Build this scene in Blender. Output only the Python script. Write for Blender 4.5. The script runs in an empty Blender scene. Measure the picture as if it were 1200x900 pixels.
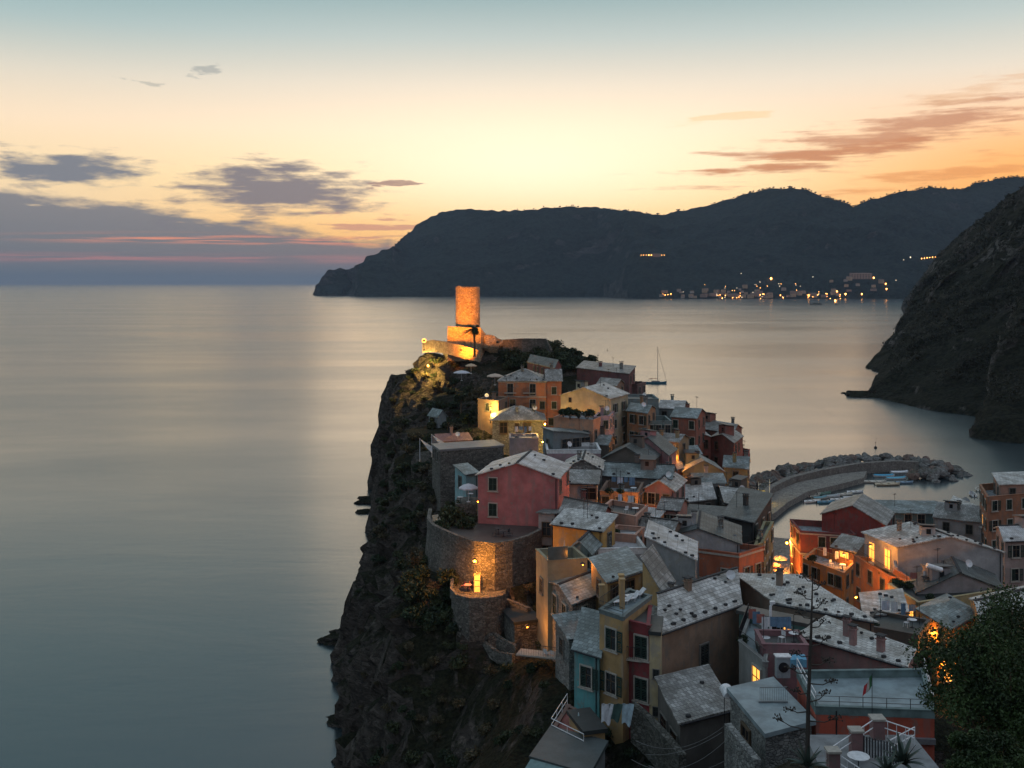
import bpy, bmesh, math, random
import numpy as np
from mathutils import Vector, Matrix, noise
from mathutils.bvhtree import BVHTree

random.seed(7)
R = math.radians
SC = bpy.context.scene
COL = SC.collection
FPX, CX, HY, HC = 1200.0, 600.0, 332.0, 60.0      # focal length, centre column, horizon row of the 1200x900 photo; eye height

# ------------------------------------------------------------------ camera
cam = bpy.data.cameras.new("camera")
cam.sensor_width = 36.0
cam.lens = 36.0
cam.shift_y = -(450.0 - HY) / 1200.0
cam.clip_start = 0.5
cam.clip_end = 200000.0
co = bpy.data.objects.new("camera", cam)
co.location = (0, 0, HC)
co.rotation_euler = (R(90), 0, 0)
COL.objects.link(co)
SC.camera = co

SC.view_settings.view_transform = 'Standard'
SC.view_settings.look = 'None'
SC.view_settings.exposure = 0.28
SC.view_settings.gamma = 1.0
SC.view_settings.use_curve_mapping = False


def srgb(r, g, b):
    def f(c):
        c /= 255.0
        return c / 12.92 if c <= 0.04045 else ((c + 0.055) / 1.055) ** 2.4
    return (f(r), f(g), f(b), 1.0)


# ------------------------------------------------------------------ node helper
class NX:
    """a float socket with arithmetic"""
    def __init__(s, nt, sock):
        s.nt, s.s = nt, sock

    def m(s, op, *a, clamp=False):
        n = s.nt.nodes.new('ShaderNodeMath')
        n.operation = op
        n.use_clamp = clamp
        s.nt.links.new(s.s, n.inputs[0])
        for i, v in enumerate(a):
            if isinstance(v, NX):
                s.nt.links.new(v.s, n.inputs[i + 1])
            else:
                n.inputs[i + 1].default_value = v
        return NX(s.nt, n.outputs[0])

    def __add__(s, o): return s.m('ADD', o)
    def __sub__(s, o): return s.m('SUBTRACT', o)
    def __mul__(s, o): return s.m('MULTIPLY', o)
    def __truediv__(s, o): return s.m('DIVIDE', o)
    def inv(s): return (s * -1.0) + 1.0
    def abs(s): return s.m('ABSOLUTE')
    def sat(s): return s.m('ADD', 0.0, clamp=True)

    def ss(s, a, b):
        n = s.nt.nodes.new('ShaderNodeMapRange')
        n.interpolation_type = 'SMOOTHSTEP'
        s.nt.links.new(s.s, n.inputs[0])
        n.inputs[1].default_value = a
        n.inputs[2].default_value = b
        return NX(s.nt, n.outputs[0])


def comb(nt, x, y, z=0.0):
    n = nt.nodes.new('ShaderNodeCombineXYZ')
    for i, v in enumerate((x, y, z)):
        if isinstance(v, NX):
            nt.links.new(v.s, n.inputs[i])
        else:
            n.inputs[i].default_value = v
    return n.outputs[0]


def noisef(nt, vec, scale, detail=4.0, rough=0.55, dist=0.0):
    n = nt.nodes.new('ShaderNodeTexNoise')
    n.inputs['Scale'].default_value = scale
    n.inputs['Detail'].default_value = detail
    n.inputs['Roughness'].default_value = rough
    n.inputs['Distortion'].default_value = dist
    if vec is not None:
        nt.links.new(vec, n.inputs['Vector'])
    return NX(nt, n.outputs[0])


def mixc(nt, fac, a, b, mode='MIX'):
    n = nt.nodes.new('ShaderNodeMix')
    n.data_type = 'RGBA'
    n.blend_type = mode
    for sock, v in ((n.inputs[0], fac), (n.inputs[6], a), (n.inputs[7], b)):
        if isinstance(v, NX):
            nt.links.new(v.s, sock)
        elif isinstance(v, bpy.types.NodeSocket):
            nt.links.new(v, sock)
        else:
            sock.default_value = v
    return n.outputs[2]


def ramp(nt, fac, stops, interp='LINEAR'):
    n = nt.nodes.new('ShaderNodeValToRGB')
    n.color_ramp.interpolation = interp
    e = n.color_ramp.elements
    while len(e) < len(stops):
        e.new(0.5)
    for i, (p, c) in enumerate(stops):
        e[i].position = p
        e[i].color = c
    nt.links.new(fac.s, n.inputs[0])
    return n.outputs[0]


# ------------------------------------------------------------------ world: dusk sky after sunset
W = bpy.data.worlds.new("World")
SC.world = W
W.use_nodes = True
nt = W.node_tree
nt.nodes.clear()
wo = nt.nodes.new('ShaderNodeOutputWorld')
tc = nt.nodes.new('ShaderNodeTexCoord')
sx = nt.nodes.new('ShaderNodeSeparateXYZ')
nt.links.new(tc.outputs['Generated'], sx.inputs[0])
dx, dy, dz = (NX(nt, sx.outputs[i]) for i in range(3))
az = dx.m('ARCTAN2', dy)
hyp = (dx * dx + dy * dy).m('SQRT')
el = dz.m('ARCTAN2', hyp)
eln = (el / 1.5708).sat()


def e_(a): return a / 1.5708


sun_side = ramp(nt, eln, [
    (0.0, srgb(250, 178, 92)), (e_(0.055), srgb(253, 194, 108)), (e_(0.10), srgb(253, 214, 150)),
    (e_(0.145), srgb(246, 218, 186)), (e_(0.19), srgb(222, 210, 192)), (e_(0.235), srgb(180, 190, 186)), (e_(0.275), srgb(142, 166, 168)),
    (e_(0.42), srgb(112, 136, 148)), (e_(0.9), srgb(158, 168, 182)), (1.0, srgb(158, 168, 182))])
away = ramp(nt, eln, [
    (0.0, srgb(150, 148, 164)), (e_(0.12), srgb(178, 166, 176)), (e_(0.3), srgb(160, 166, 182)),
    (e_(0.8), srgb(158, 168, 182)), (1.0, srgb(158, 168, 182))])
w_away = (az - 0.1).abs().ss(0.75, 2.2)
skyc = mixc(nt, w_away, sun_side, away)
# left of the glow the low sky is paler, right of it more orange
w_right = az.ss(0.12, 0.5) * el.ss(0.2, 0.08)
skyc = mixc(nt, w_right * 0.95, skyc, srgb(248, 166, 80))
w_left = az.ss(-0.12, -0.5) * el.ss(0.24, 0.04)
skyc = mixc(nt, w_left * 0.75, skyc, srgb(226, 208, 178))
w_teal = az.ss(-0.05, -0.5) * el.ss(0.13, 0.26)
skyc = mixc(nt, w_teal * 0.35, skyc, srgb(104, 152, 160))
# glow where the sun went down
g = (((az - 0.02) / 0.24).m('POWER', 2.0) + ((el - 0.115) / 0.055).m('POWER', 2.0)).m('MULTIPLY', -1.0).m('EXPONENT')
skyc = mixc(nt, g * 0.85, skyc, (1.08, 0.93, 0.68, 1.0))
# --- clouds
cv = comb(nt, az * 1.0, el * 4.5)
n1 = noisef(nt, cv, 7.0, 6.0, 0.62, 0.3)
n2 = noisef(nt, cv, 26.0, 5.0, 0.6)
cv2 = comb(nt, az * 1.0, el * 14.0, 3.0)
n3 = noisef(nt, cv2, 9.0, 5.0, 0.6)
top = az * -0.118 + 0.030 + (n1 - 0.5) * 0.05 + (n2 - 0.5) * 0.026          # upper edge of the low bank, higher to the left
bank = (top - el).ss(-0.004, 0.010) * az.ss(-0.085, -0.125)
soft = (top * 0.0 + 0.052 - el).ss(-0.03, 0.03) * az.ss(0.02, -0.3)
gaps = n3.ss(0.60, 0.68) * el.ss(0.035, 0.055) * 0.9
bankm = (bank * gaps.inv()).sat()
bankc = mixc(nt, el.ss(0.0, 0.11), srgb(96, 104, 114), srgb(122, 122, 128))
skyc = mixc(nt, bankm * 0.96, skyc, bankc)
# red streaks inside the bank near the horizon
rs = (((el - 0.023) / 0.0035).m('POWER', 2.0)).m('MULTIPLY', -1.0).m('EXPONENT')
rs2 = (((el - 0.041) / 0.004).m('POWER', 2.0)).m('MULTIPLY', -1.0).m('EXPONENT')
cv3 = comb(nt, az, el * 30.0, 5.0)
n4 = noisef(nt, cv3, 11.0, 3.0, 0.5)
skyc = mixc(nt, rs * n4.ss(0.35, 0.6) * az.ss(-0.05, -0.2) * 0.55, skyc, srgb(214, 130, 122))
skyc = mixc(nt, rs2 * n4.ss(0.45, 0.62) * az.ss(-0.02, -0.14) * az.ss(-0.5, -0.3) * 0.8, skyc, srgb(250, 150, 110))


def blob(a0, e0, ra, re, nz, thr, colour, amount, tilt=0.0, soft_=0.32):
    global skyc
    q = (((az - a0) / ra).m('POWER', 2.0) + ((el - e0 - (az - a0) * tilt) / re).m('POWER', 2.0)).m('SQRT')
    msk = (q.inv() * 0.8 + (nz - 0.5) * 2.0 + (n2 - 0.5) * 1.5 + (n3 - 0.5) * 0.8).ss(thr, thr + soft_)
    skyc = mixc(nt, msk * amount, skyc, colour)


blob(-0.232, 0.086, 0.105, 0.027, n1, -0.08, srgb(112, 110, 120), 0.94, 0.0, 0.62)
blob(-0.42, 0.103, 0.11, 0.020, n1, -0.04, srgb(104, 112, 126), 0.94, 0.0, 0.6)
blob(-0.135, 0.056, 0.09, 0.012, n3, 0.30, srgb(196, 138, 120), 0.8)
blob(-0.115, 0.096, 0.035, 0.005, n2, 0.28, srgb(150, 118, 112), 0.8, 0.12)
blob(-0.292, 0.196, 0.022, 0.007, n2, 0.25, srgb(140, 146, 146), 0.6, 0.2)
blob(-0.355, 0.184, 0.03, 0.004, n2, 0.3, srgb(150, 152, 146), 0.5, -0.1)
blob(0.345, 0.132, 0.19, 0.022, n3, 0.0, srgb(176, 116, 88), 0.75, 0.15, 0.75)
blob(0.30, 0.120, 0.10, 0.008, n3, 0.0, srgb(190, 124, 84), 0.6, 0.12, 0.6)
blob(0.40, 0.098, 0.13, 0.011, n3, 0.05, srgb(214, 138, 78), 0.65, 0.12, 0.7)
blob(0.43, 0.172, 0.10, 0.012, n3, 0.15, srgb(216, 170, 130), 0.5, 0.2, 0.7)
blob(0.22, 0.16, 0.07, 0.008, n3, 0.28, srgb(240, 196, 140), 0.5, 0.1)

ns = nt.nodes.new('ShaderNodeTexSky')
ns.sky_type = 'NISHITA'
ns.sun_disc = False
ns.sun_elevation = R(1.0)
ns.sun_rotation = R(4.0)
b1 = nt.nodes.new('ShaderNodeBackground')
nt.links.new(skyc, b1.inputs[0])
b1.inputs[1].default_value = 1.04
b2 = nt.nodes.new('ShaderNodeBackground')
nt.links.new(ns.outputs[0], b2.inputs[0])
b2.inputs[1].default_value = 0.005
ad = nt.nodes.new('ShaderNodeAddShader')
nt.links.new(b1.outputs[0], ad.inputs[0])
nt.links.new(b2.outputs[0], ad.inputs[1])
nt.links.new(ad.outputs[0], wo.inputs[0])

# ------------------------------------------------------------------ the last glow of the sun, low behind the ridge
sl = bpy.data.lights.new("sun", 'SUN')
sl.energy = 0.12
sl.angle = R(30)
sl.color = (1.0, 0.72, 0.45)
so = bpy.data.objects.new("sun", sl)
so.rotation_euler = (R(-80), 0, R(-4))
COL.objects.link(so)


# ------------------------------------------------------------------ photo <-> world
def E(px, py, Z):
    """the point of the level plane Z seen at a photo pixel"""
    Y = FPX * (HC - Z) / (py - HY)
    return Vector(((px - CX) / FPX * Y, Y, Z))


def G(px, py, Y):
    return Vector(((px - CX) / FPX * Y, Y, HC - (py - HY) * Y / FPX))


# ------------------------------------------------------------------ materials
MATS = {}


def new_mat(key):
    m = bpy.data.materials.new(key)
    m.use_nodes = True
    nt = m.node_tree
    nt.nodes.clear()
    o = nt.nodes.new('ShaderNodeOutputMaterial')
    p = nt.nodes.new('ShaderNodeBsdfPrincipled')
    nt.links.new(p.outputs[0], o.inputs[0])
    return m, nt, p


def setbump(nt, p, h, strength, dist=0.1):
    b = nt.nodes.new('ShaderNodeBump')
    b.inputs['Strength'].default_value = strength
    b.inputs['Distance'].default_value = dist
    nt.links.new(h.s, b.inputs['Height'])
    nt.links.new(b.outputs[0], p.inputs['Normal'])


def pos(nt):
    return nt.nodes.new('ShaderNodeNewGeometry').outputs['Position']


def objc(nt):
    return nt.nodes.new('ShaderNodeTexCoord').outputs['Object']


def scl(c, k):
    return (c[0] * k, c[1] * k, c[2] * k, 1.0)


def c3(r, g, b):
    return (r, g, b, 1.0)


def plain(key, col, rough=0.6, metal=0.0, var=0.15, scale=3.0):
    if key in MATS:
        return MATS[key]
    m, nt, p = new_mat(key)
    n = noisef(nt, objc(nt), scale, 4.0)
    nt.links.new(mixc(nt, n.ss(0.3, 0.7), scl(col, 1 - var), scl(col, 1 + var)), p.inputs['Base Color'])
    p.inputs['Roughness'].default_value = rough
    p.inputs['Metallic'].default_value = metal
    MATS[key] = m
    return m


def stucco(col):
    key = 'stucco_%.3f_%.3f_%.3f' % col[:3]
    if key in MATS:
        return MATS[key]
    m, nt, p = new_mat(key)
    P = pos(nt)
    n = noisef(nt, P, 0.55, 6.0, 0.62)
    # rain streaks run down the wall: noise stretched along z
    mp = nt.nodes.new('ShaderNodeMapping')
    mp.inputs['Scale'].default_value = (1.0, 1.0, 0.18)
    nt.links.new(P, mp.inputs[0])
    st = noisef(nt, mp.outputs[0], 1.8, 5.0, 0.6)
    fine = noisef(nt, P, 9.0, 3.0, 0.6)
    grey = (sum(col[:3]) / 3)
    c = mixc(nt, n.ss(0.32, 0.68), scl(col, 0.72), scl(col, 1.18))
    worn = (col[0] * 0.45 + grey * 0.4, col[1] * 0.45 + grey * 0.4, col[2] * 0.45 + grey * 0.38, 1)
    c = mixc(nt, st.ss(0.50, 0.66) * 0.85, c, worn)
    patch = noisef(nt, P, 0.9, 7.0, 0.7)
    c = mixc(nt, patch.ss(0.56, 0.61) * 0.55, c, (grey * 0.9, grey * 0.82, grey * 0.72, 1))
    c = mixc(nt, fine * 0.3, c, scl(col, 0.6))
    nt.links.new(c, p.inputs['Base Color'])
    p.inputs['Roughness'].default_value = 0.9
    setbump(nt, p, n + fine * 0.4, 0.35, 0.05)
    MATS[key] = m
    return m


def stonewall(key, a, b, scale=1.6):
    if key in MATS:
        return MATS[key]
    m, nt, p = new_mat(key)
    P = pos(nt)
    mp = nt.nodes.new('ShaderNodeMapping')
    mp.inputs['Scale'].default_value = (1.0, 1.0, 1.7)
    nt.links.new(P, mp.inputs[0])
    v = nt.nodes.new('ShaderNodeTexVoronoi')
    v.feature = 'DISTANCE_TO_EDGE'
    v.inputs['Scale'].default_value = scale
    nt.links.new(mp.outputs[0], v.inputs['Vector'])
    v2 = nt.nodes.new('ShaderNodeTexVoronoi')
    v2.inputs['Scale'].default_value = scale
    nt.links.new(mp.outputs[0], v2.inputs['Vector'])
    sp = nt.nodes.new('ShaderNodeSeparateColor')
    nt.links.new(v2.outputs['Color'], sp.inputs[0])
    cell = NX(nt, sp.outputs[0])
    ed = NX(nt, v.outputs['Distance'])
    n = noisef(nt, P, 0.4, 5.0, 0.6)
    c = mixc(nt, cell, a, b)
    c = mixc(nt, n.ss(0.4, 0.7) * 0.45, c, scl(a, 0.55))
    c = mixc(nt, ed.ss(0.09, 0.0) * 0.8, c, scl(a, 0.35))
    nt.links.new(c, p.inputs['Base Color'])
    p.inputs['Roughness'].default_value = 0.92
    setbump(nt, p, ed.ss(0.0, 0.15) + cell * 0.4, 0.9, 0.08)
    MATS[key] = m
    return m


def slate(key, a, b, w=0.42, h=0.34, rough=0.5):
    """roof of stone slates laid in courses, on the roof's own uv in metres"""
    if key in MATS:
        return MATS[key]
    m, nt, p = new_mat(key)
    uv = nt.nodes.new('ShaderNodeUVMap').outputs[0]
    P = pos(nt)
    br = nt.nodes.new('ShaderNodeTexBrick')
    nt.links.new(uv, br.inputs['Vector'])
    br.inputs['Scale'].default_value = 1.0
    br.inputs['Brick Width'].default_value = w
    br.inputs['Row Height'].default_value = h
    br.inputs['Mortar Size'].default_value = 0.022
    br.inputs['Mortar Smooth'].default_value = 0.3
    br.inputs['Color1'].default_value = (0, 0, 0, 1)
    br.inputs['Color2'].default_value = (1, 1, 1, 1)
    br.inputs['Mortar'].default_value = (0.5, 0.5, 0.5, 1)
    sp = nt.nodes.new('ShaderNodeSeparateColor')
    nt.links.new(br.outputs['Color'], sp.inputs[0])
    cell = NX(nt, sp.outputs[0])
    mort = NX(nt, br.outputs['Fac'])
    n = noisef(nt, P, 0.5, 6.0, 0.65)
    n2 = noisef(nt, P, 3.5, 4.0, 0.6)
    c = mixc(nt, cell, a, b)
    c = mixc(nt, n.ss(0.38, 0.62) * 0.75, c, c3(a[0] * .5, a[1] * .46, a[2] * .40))
    c = mixc(nt, n2.ss(0.58, 0.72) * 0.6, c, c3(b[0] * 1.25, b[1] * 1.25, b[2] * 1.15))
    n3 = noisef(nt, P, 1.3, 5.0, 0.7)
    c = mixc(nt, n3.ss(0.60, 0.70) * 0.55, c, c3(0.05, 0.055, 0.04))
    c = mixc(nt, mort * 0.85, c, scl(a, 0.22))
    nt.links.new(c, p.inputs['Base Color'])
    nt.links.new((n2 * 0.25 + (rough - 0.1)).s, p.inputs['Roughness'])
    setbump(nt, p, mort.inv() + cell * 0.6 + n2 * 0.3, 0.7, 0.04)
    MATS[key] = m
    return m


def rock(key, a, b, veg, vegamt=0.5, s=1.0, bump=1.0, scar=None):
    if key in MATS:
        return MATS[key]
    m, nt, p = new_mat(key)
    P = pos(nt)
    geo = nt.nodes.new('ShaderNodeNewGeometry')
    sn = nt.nodes.new('ShaderNodeSeparateXYZ')
    nt.links.new(geo.outputs['Normal'], sn.inputs[0])
    nz = NX(nt, sn.outputs[2])
    n = noisef(nt, P, 0.05 * s, 8.0, 0.62, 0.4)
    n2 = noisef(nt, P, 0.35 * s, 7.0, 0.65)
    n3 = noisef(nt, P, 1.6 * s, 5.0, 0.65)
    mp = nt.nodes.new('ShaderNodeMapping')
    mp.inputs['Scale'].default_value = (1.0, 1.0, 2.6)
    mp.inputs['Rotation'].default_value = (0.5, 0.45, 0.2)
    nt.links.new(P, mp.inputs[0])
    strat = noisef(nt, mp.outputs[0], 0.45 * s, 6.0, 0.7, 0.8)
    c = mixc(nt, n2.ss(0.3, 0.7), a, b)
    c = mixc(nt, strat.ss(0.52, 0.66) * 0.7, c, scl(b, 1.6))
    c = mixc(nt, strat.ss(0.46, 0.36) * 0.7, c, scl(a, 0.35))
    if scar:
        sc_ = noisef(nt, P, 0.02 * s, 4.0, 0.6)
        c = mixc(nt, sc_.ss(0.56, 0.64) * strat.ss(0.4, 0.6) * 0.8, c, scar)
    vf = (nz + (n2 - 0.5) * 1.4 + (n - 0.5) * 1.6).ss(1.0 - vegamt - 0.12, 1.0 - vegamt + 0.12)
    vc = mixc(nt, n3.ss(0.35, 0.65), scl(veg, 0.45), scl(veg, 1.5))
    c = mixc(nt, vf, c, vc)
    nt.links.new(c, p.inputs['Base Color'])
    p.inputs['Roughness'].default_value = 0.95
    p.inputs['Specular IOR Level'].default_value = 0.15
    setbump(nt, p, n2 * 2.0 + n3 * 0.8 + strat * 1.5, bump, 1.2 / s)
    MATS[key] = m
    return m


def emis(key, col, k):
    if key in MATS:
        return MATS[key]
    m, nt, p = new_mat(key)
    p.inputs['Base Color'].default_value = col
    n = noisef(nt, objc(nt), 4.0, 3.0)
    nt.links.new(mixc(nt, n, scl(col, 0.8), col), p.inputs['Emission Color'])
    p.inputs['Emission Strength'].default_value = k
    MATS[key] = m
    return m


def leafmat(key, a, b):
    if key in MATS:
        return MATS[key]
    m, nt, p = new_mat(key)
    n = noisef(nt, pos(nt), 0.9, 4.0, 0.6)
    n2 = noisef(nt, pos(nt), 7.0, 2.0)
    c = mixc(nt, n.ss(0.35, 0.65), a, b)
    c = mixc(nt, n2.ss(0.5, 0.8) * 0.5, c, scl(b, 1.5))
    nt.links.new(c, p.inputs['Base Color'])
    p.inputs['Roughness'].default_value = 0.6
    p.inputs['Specular IOR Level'].default_value = 0.3
    MATS[key] = m
    return m


def glassmat():
    if 'window_glass' in MATS:
        return MATS['window_glass']
    m, nt, p = new_mat('window_glass')
    n = noisef(nt, objc(nt), 2.0)
    nt.links.new(mixc(nt, n, c3(0.008, 0.01, 0.012), c3(0.02, 0.022, 0.025)), p.inputs['Base Color'])
    p.inputs['Roughness'].default_value = 0.12
    MATS['window_glass'] = m
    return m


# ------------------------------------------------------------------ mesh helpers
def link(name, bm, mat, parent=None, smooth=False, mats=None):
    me = bpy.data.meshes.new(name)
    bm.to_mesh(me)
    bm.free()
    for q in (mats or [mat]):
        me.materials.append(q)
    if smooth:
        me.polygons.foreach_set('use_smooth', [True] * len(me.polygons))
    o = bpy.data.objects.new(name, me)
    COL.objects.link(o)
    if parent is not None:
        o.parent = parent
    return o


def inst(src, parent=None, loc=None, rz=None, scale=None):
    o = src.copy()
    COL.objects.link(o)
    if parent is not None:
        o.parent = parent
    if loc is not None:
        o.location = loc
    if rz is not None:
        o.rotation_euler = (0, 0, rz)
    if scale is not None:
        o.scale = scale
    return o


def copy_tree(root, loc, rz=0.0, scale=None):
    r = inst(root, None, loc, rz, scale)
    for ch in list(root.children):
        c = ch.copy()
        COL.objects.link(c)
        c.parent = r
        for g_ in list(ch.children):
            d = g_.copy()
            COL.objects.link(d)
            d.parent = c
    return r


def tag(o, label=None, cat=None, group=None, kind=None):
    for k, v in (('label', label), ('category', cat), ('group', group), ('kind', kind)):
        if v:
            o[k] = v
        elif k in o:
            del o[k]
    return o


def thing(name, label, cat, loc=(0, 0, 0), rz=0.0, group=None):
    o = bpy.data.objects.new(name, None)
    o.empty_display_size = 0.5
    COL.objects.link(o)
    o.location = loc
    o.rotation_euler = (0, 0, rz)
    return tag(o, label, cat, group)


def box(bm, c, s, rz=0.0, mi=0, rot=None):
    M = Matrix.Translation(Vector(c)) @ (rot if rot is not None else Matrix.Rotation(rz, 4, 'Z')) @ Matrix.Diagonal((s[0], s[1], s[2], 1))
    r = bmesh.ops.create_cube(bm, size=1.0, matrix=M)
    for v in r['verts']:
        for f in v.link_faces:
            f.material_index = mi
    return r['verts']


def tube(bm, pts, rad, n=6, mi=0):
    """tapered tube through points; rad a number or one per point"""
    pts = [Vector(p) for p in pts]
    rr = rad if isinstance(rad, (list, tuple)) else [rad] * len(pts)
    rings = []
    for i, p in enumerate(pts):
        d = (pts[min(i + 1, len(pts) - 1)] - pts[max(i - 1, 0)]).normalized()
        a = d.orthogonal().normalized() if i == 0 else (a - d * a.dot(d)).normalized()
        b = d.cross(a)
        rings.append([bm.verts.new(p + (a * math.cos(t) + b * math.sin(t)) * rr[i]) for t in [2 * math.pi * k / n for k in range(n)]])
    for i in range(len(rings) - 1):
        for k in range(n):
            f = bm.faces.new((rings[i][k], rings[i][(k + 1) % n], rings[i + 1][(k + 1) % n], rings[i + 1][k]))
            f.material_index = mi
    for rg in (rings[0], list(reversed(rings[-1]))):
        try:
            bm.faces.new(rg).material_index = mi
        except ValueError:
            pass


def lathe(bm, prof, n=16, c=(0, 0, 0), mi=0):
    rings = []
    for r_, z_ in prof:
        rings.append([bm.verts.new((c[0] + r_ * math.cos(2 * math.pi * k / n), c[1] + r_ * math.sin(2 * math.pi * k / n), c[2] + z_)) for k in range(n)])
    for i in range(len(rings) - 1):
        for k in range(n):
            bm.faces.new((rings[i][k], rings[i][(k + 1) % n], rings[i + 1][(k + 1) % n], rings[i + 1][k])).material_index = mi
    bm.faces.new(list(reversed(rings[0]))).material_index = mi
    bm.faces.new(rings[-1]).material_index = mi


def prism(bm, poly, z0, z1, mi=0):
    """vertical prism over a CCW polygon of (x, y)"""
    lo = [bm.verts.new((p[0], p[1], z0)) for p in poly]
    hi = [bm.verts.new((p[0], p[1], z1)) for p in poly]
    n = len(poly)
    for i in range(n):
        bm.faces.new((lo[i], lo[(i + 1) % n], hi[(i + 1) % n], hi[i])).material_index = mi
    bm.faces.new(hi).material_index = mi
    bm.faces.new(list(reversed(lo))).material_index = mi


def leaves(bm, centre, radii, count, size, rnd, shell=0.55, flat=0.0):
    cx_, cy_, cz_ = centre
    for _ in range(count):
        d = Vector((rnd.gauss(0, 1), rnd.gauss(0, 1), rnd.gauss(0, 1))).normalized()
        k = shell + (1 - shell) * rnd.random()
        p = Vector((cx_ + d.x * radii[0] * k, cy_ + d.y * radii[1] * k, cz_ + d.z * radii[2] * k))
        a = Vector((rnd.gauss(0, 1), rnd.gauss(0, 1), rnd.gauss(0, 1) * (1 - flat))).normalized()
        b = a.orthogonal().normalized()
        b = (Matrix.Rotation(rnd.random() * 6.28, 3, a) @ b)
        s = size * (0.6 + 0.8 * rnd.random())
        vs = [bm.verts.new(p + a * s), bm.verts.new(p + b * s * 0.5), bm.verts.new(p - a * s), bm.verts.new(p - b * s * 0.5)]
        bm.faces.new(vs)


# ------------------------------------------------------------------ colours used all over
RL = slate('slate_pale', c3(0.35, 0.345, 0.335), c3(0.66, 0.65, 0.63), 0.5, 0.4)
RG = slate('slate_grey', c3(0.17, 0.165, 0.16), c3(0.39, 0.385, 0.37), 0.34, 0.5)
RT = slate('slate_teal', c3(0.15, 0.185, 0.19), c3(0.33, 0.38, 0.385), 0.5, 0.4)
RD = slate('slate_dark', c3(0.07, 0.085, 0.085), c3(0.14, 0.155, 0.155))
RW = slate('slate_washed', c3(0.50, 0.49, 0.50), c3(0.68, 0.67, 0.67), 0.26, 1.1, 0.55)
RP = slate('tile_rosy', c3(0.26, 0.13, 0.12), c3(0.36, 0.20, 0.19), 0.24, 0.4)
FLOOR_GREY = stonewall('terrace_paving', c3(0.22, 0.24, 0.26), c3(0.30, 0.32, 0.34), 1.2)
DECK_TEAL = plain('painted_deck', c3(0.20, 0.25, 0.27), 0.6, 0, 0.25, 0.8)
STONE = stonewall('rubble_wall', c3(0.085, 0.078, 0.068), c3(0.21, 0.195, 0.17), 2.6)
STONE_G = stonewall('grey_rubble_wall', c3(0.15, 0.155, 0.15), c3(0.34, 0.34, 0.32), 3.0)
IRON = plain('dark_iron', c3(0.03, 0.03, 0.035), 0.5, 0.6)
WHITE_M = plain('white_painted_metal', c3(0.7, 0.7, 0.72), 0.45)
TRIM = plain('pale_trim', c3(0.36, 0.33, 0.29), 0.8)
SHUT_G = plain('green_shutter_paint', c3(0.018, 0.045, 0.036), 0.6)
SHUT_D = plain('dark_shutter_paint', c3(0.03, 0.035, 0.032), 0.6)
WOOD = plain('weathered_wood', c3(0.10, 0.065, 0.04), 0.8)
LITP = emis('lit_pane', (1.0, 0.42, 0.07, 1), 1.7)
BULB = emis('lamp_glow', (1.0, 0.36, 0.06, 1), 3.4)
GLASS = glassmat()
DARKST = plain('dark_roof_stone', c3(0.035, 0.035, 0.038), 0.9)
PLAST = plain('white_plastic', c3(0.62, 0.62, 0.64), 0.5)

# ================================================================== SEA
bm = bmesh.new()
rings = [0, 40, 100, 250, 600, 1500, 4000, 10000, 26000, 60000]
N = 48
prev = None
for r_ in rings:
    if r_ == 0:
        cur = [bm.verts.new((0, 0, 0))]
    else:
        cur = [bm.verts.new((r_ * math.cos(6.28318 * k / N), r_ * math.sin(6.28318 * k / N), 0)) for k in range(N)]
    if prev is not None:
        for k in range(N):
            if len(prev) == 1:
                bm.faces.new((prev[0], cur[k], cur[(k + 1) % N]))
            else:
                bm.faces.new((prev[k], cur[k], cur[(k + 1) % N], prev[(k + 1) % N]))
    prev = cur
m, nt, p = new_mat('sea_water')
P = pos(nt)
mp = nt.nodes.new('ShaderNodeMapping')
mp.inputs['Scale'].default_value = (0.35, 1.0, 1.0)
mp.inputs['Rotation'].default_value = (0, 0, 0.12)
nt.links.new(P, mp.inputs[0])
big = noisef(nt, mp.outputs[0], 0.006, 6.0, 0.6, 0.5)
mid = noisef(nt, mp.outputs[0], 0.04, 5.0, 0.6, 0.4)
rip = noisef(nt, P, 0.5, 4.0, 0.6)
p.inputs['IOR'].default_value = 2.1
nt.links.new(mixc(nt, big.ss(0.35, 0.65), c3(0.008, 0.020, 0.026), c3(0.016, 0.030, 0.036)), p.inputs['Base Color'])
nt.links.new((big.ss(0.35, 0.65) * 0.06 + mid * 0.05 + 0.18).s, p.inputs['Roughness'])
setbump(nt, p, mid * 1.0 + rip * 0.04, 0.08, 1.5)
sea = link('sea', bm, m)
sea['kind'] = 'structure'


# the air over the bay
bm = bmesh.new()
bmesh.ops.create_cube(bm, size=1.0, matrix=Matrix.Translation((0, 30000, 236)) @ Matrix.Diagonal((124000, 184000, 490, 1)))
m = bpy.data.materials.new('haze_air')
m.use_nodes = True
nt = m.node_tree
nt.nodes.clear()
mo = nt.nodes.new('ShaderNodeOutputMaterial')
pv = nt.nodes.new('ShaderNodeVolumePrincipled')
pv.inputs['Color'].default_value = (0.52, 0.68, 0.90, 1)
pv.inputs['Density'].default_value = 4e-5
pv.inputs['Anisotropy'].default_value = 0.0
nt.links.new(pv.outputs[0], mo.inputs['Volume'])
haze = link('haze', bm, m)
haze['kind'] = 'stuff'


# ================================================================== RELIEF: headlands and far mountains
def cr(p0, p1, p2, p3, t):
    return 0.5 * ((2 * p1) + (p2 - p0) * t + (2 * p0 - 5 * p1 + 4 * p2 - p3) * t * t + (3 * p1 - p0 - 3 * p2 + p3) * t ** 3)


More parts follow.
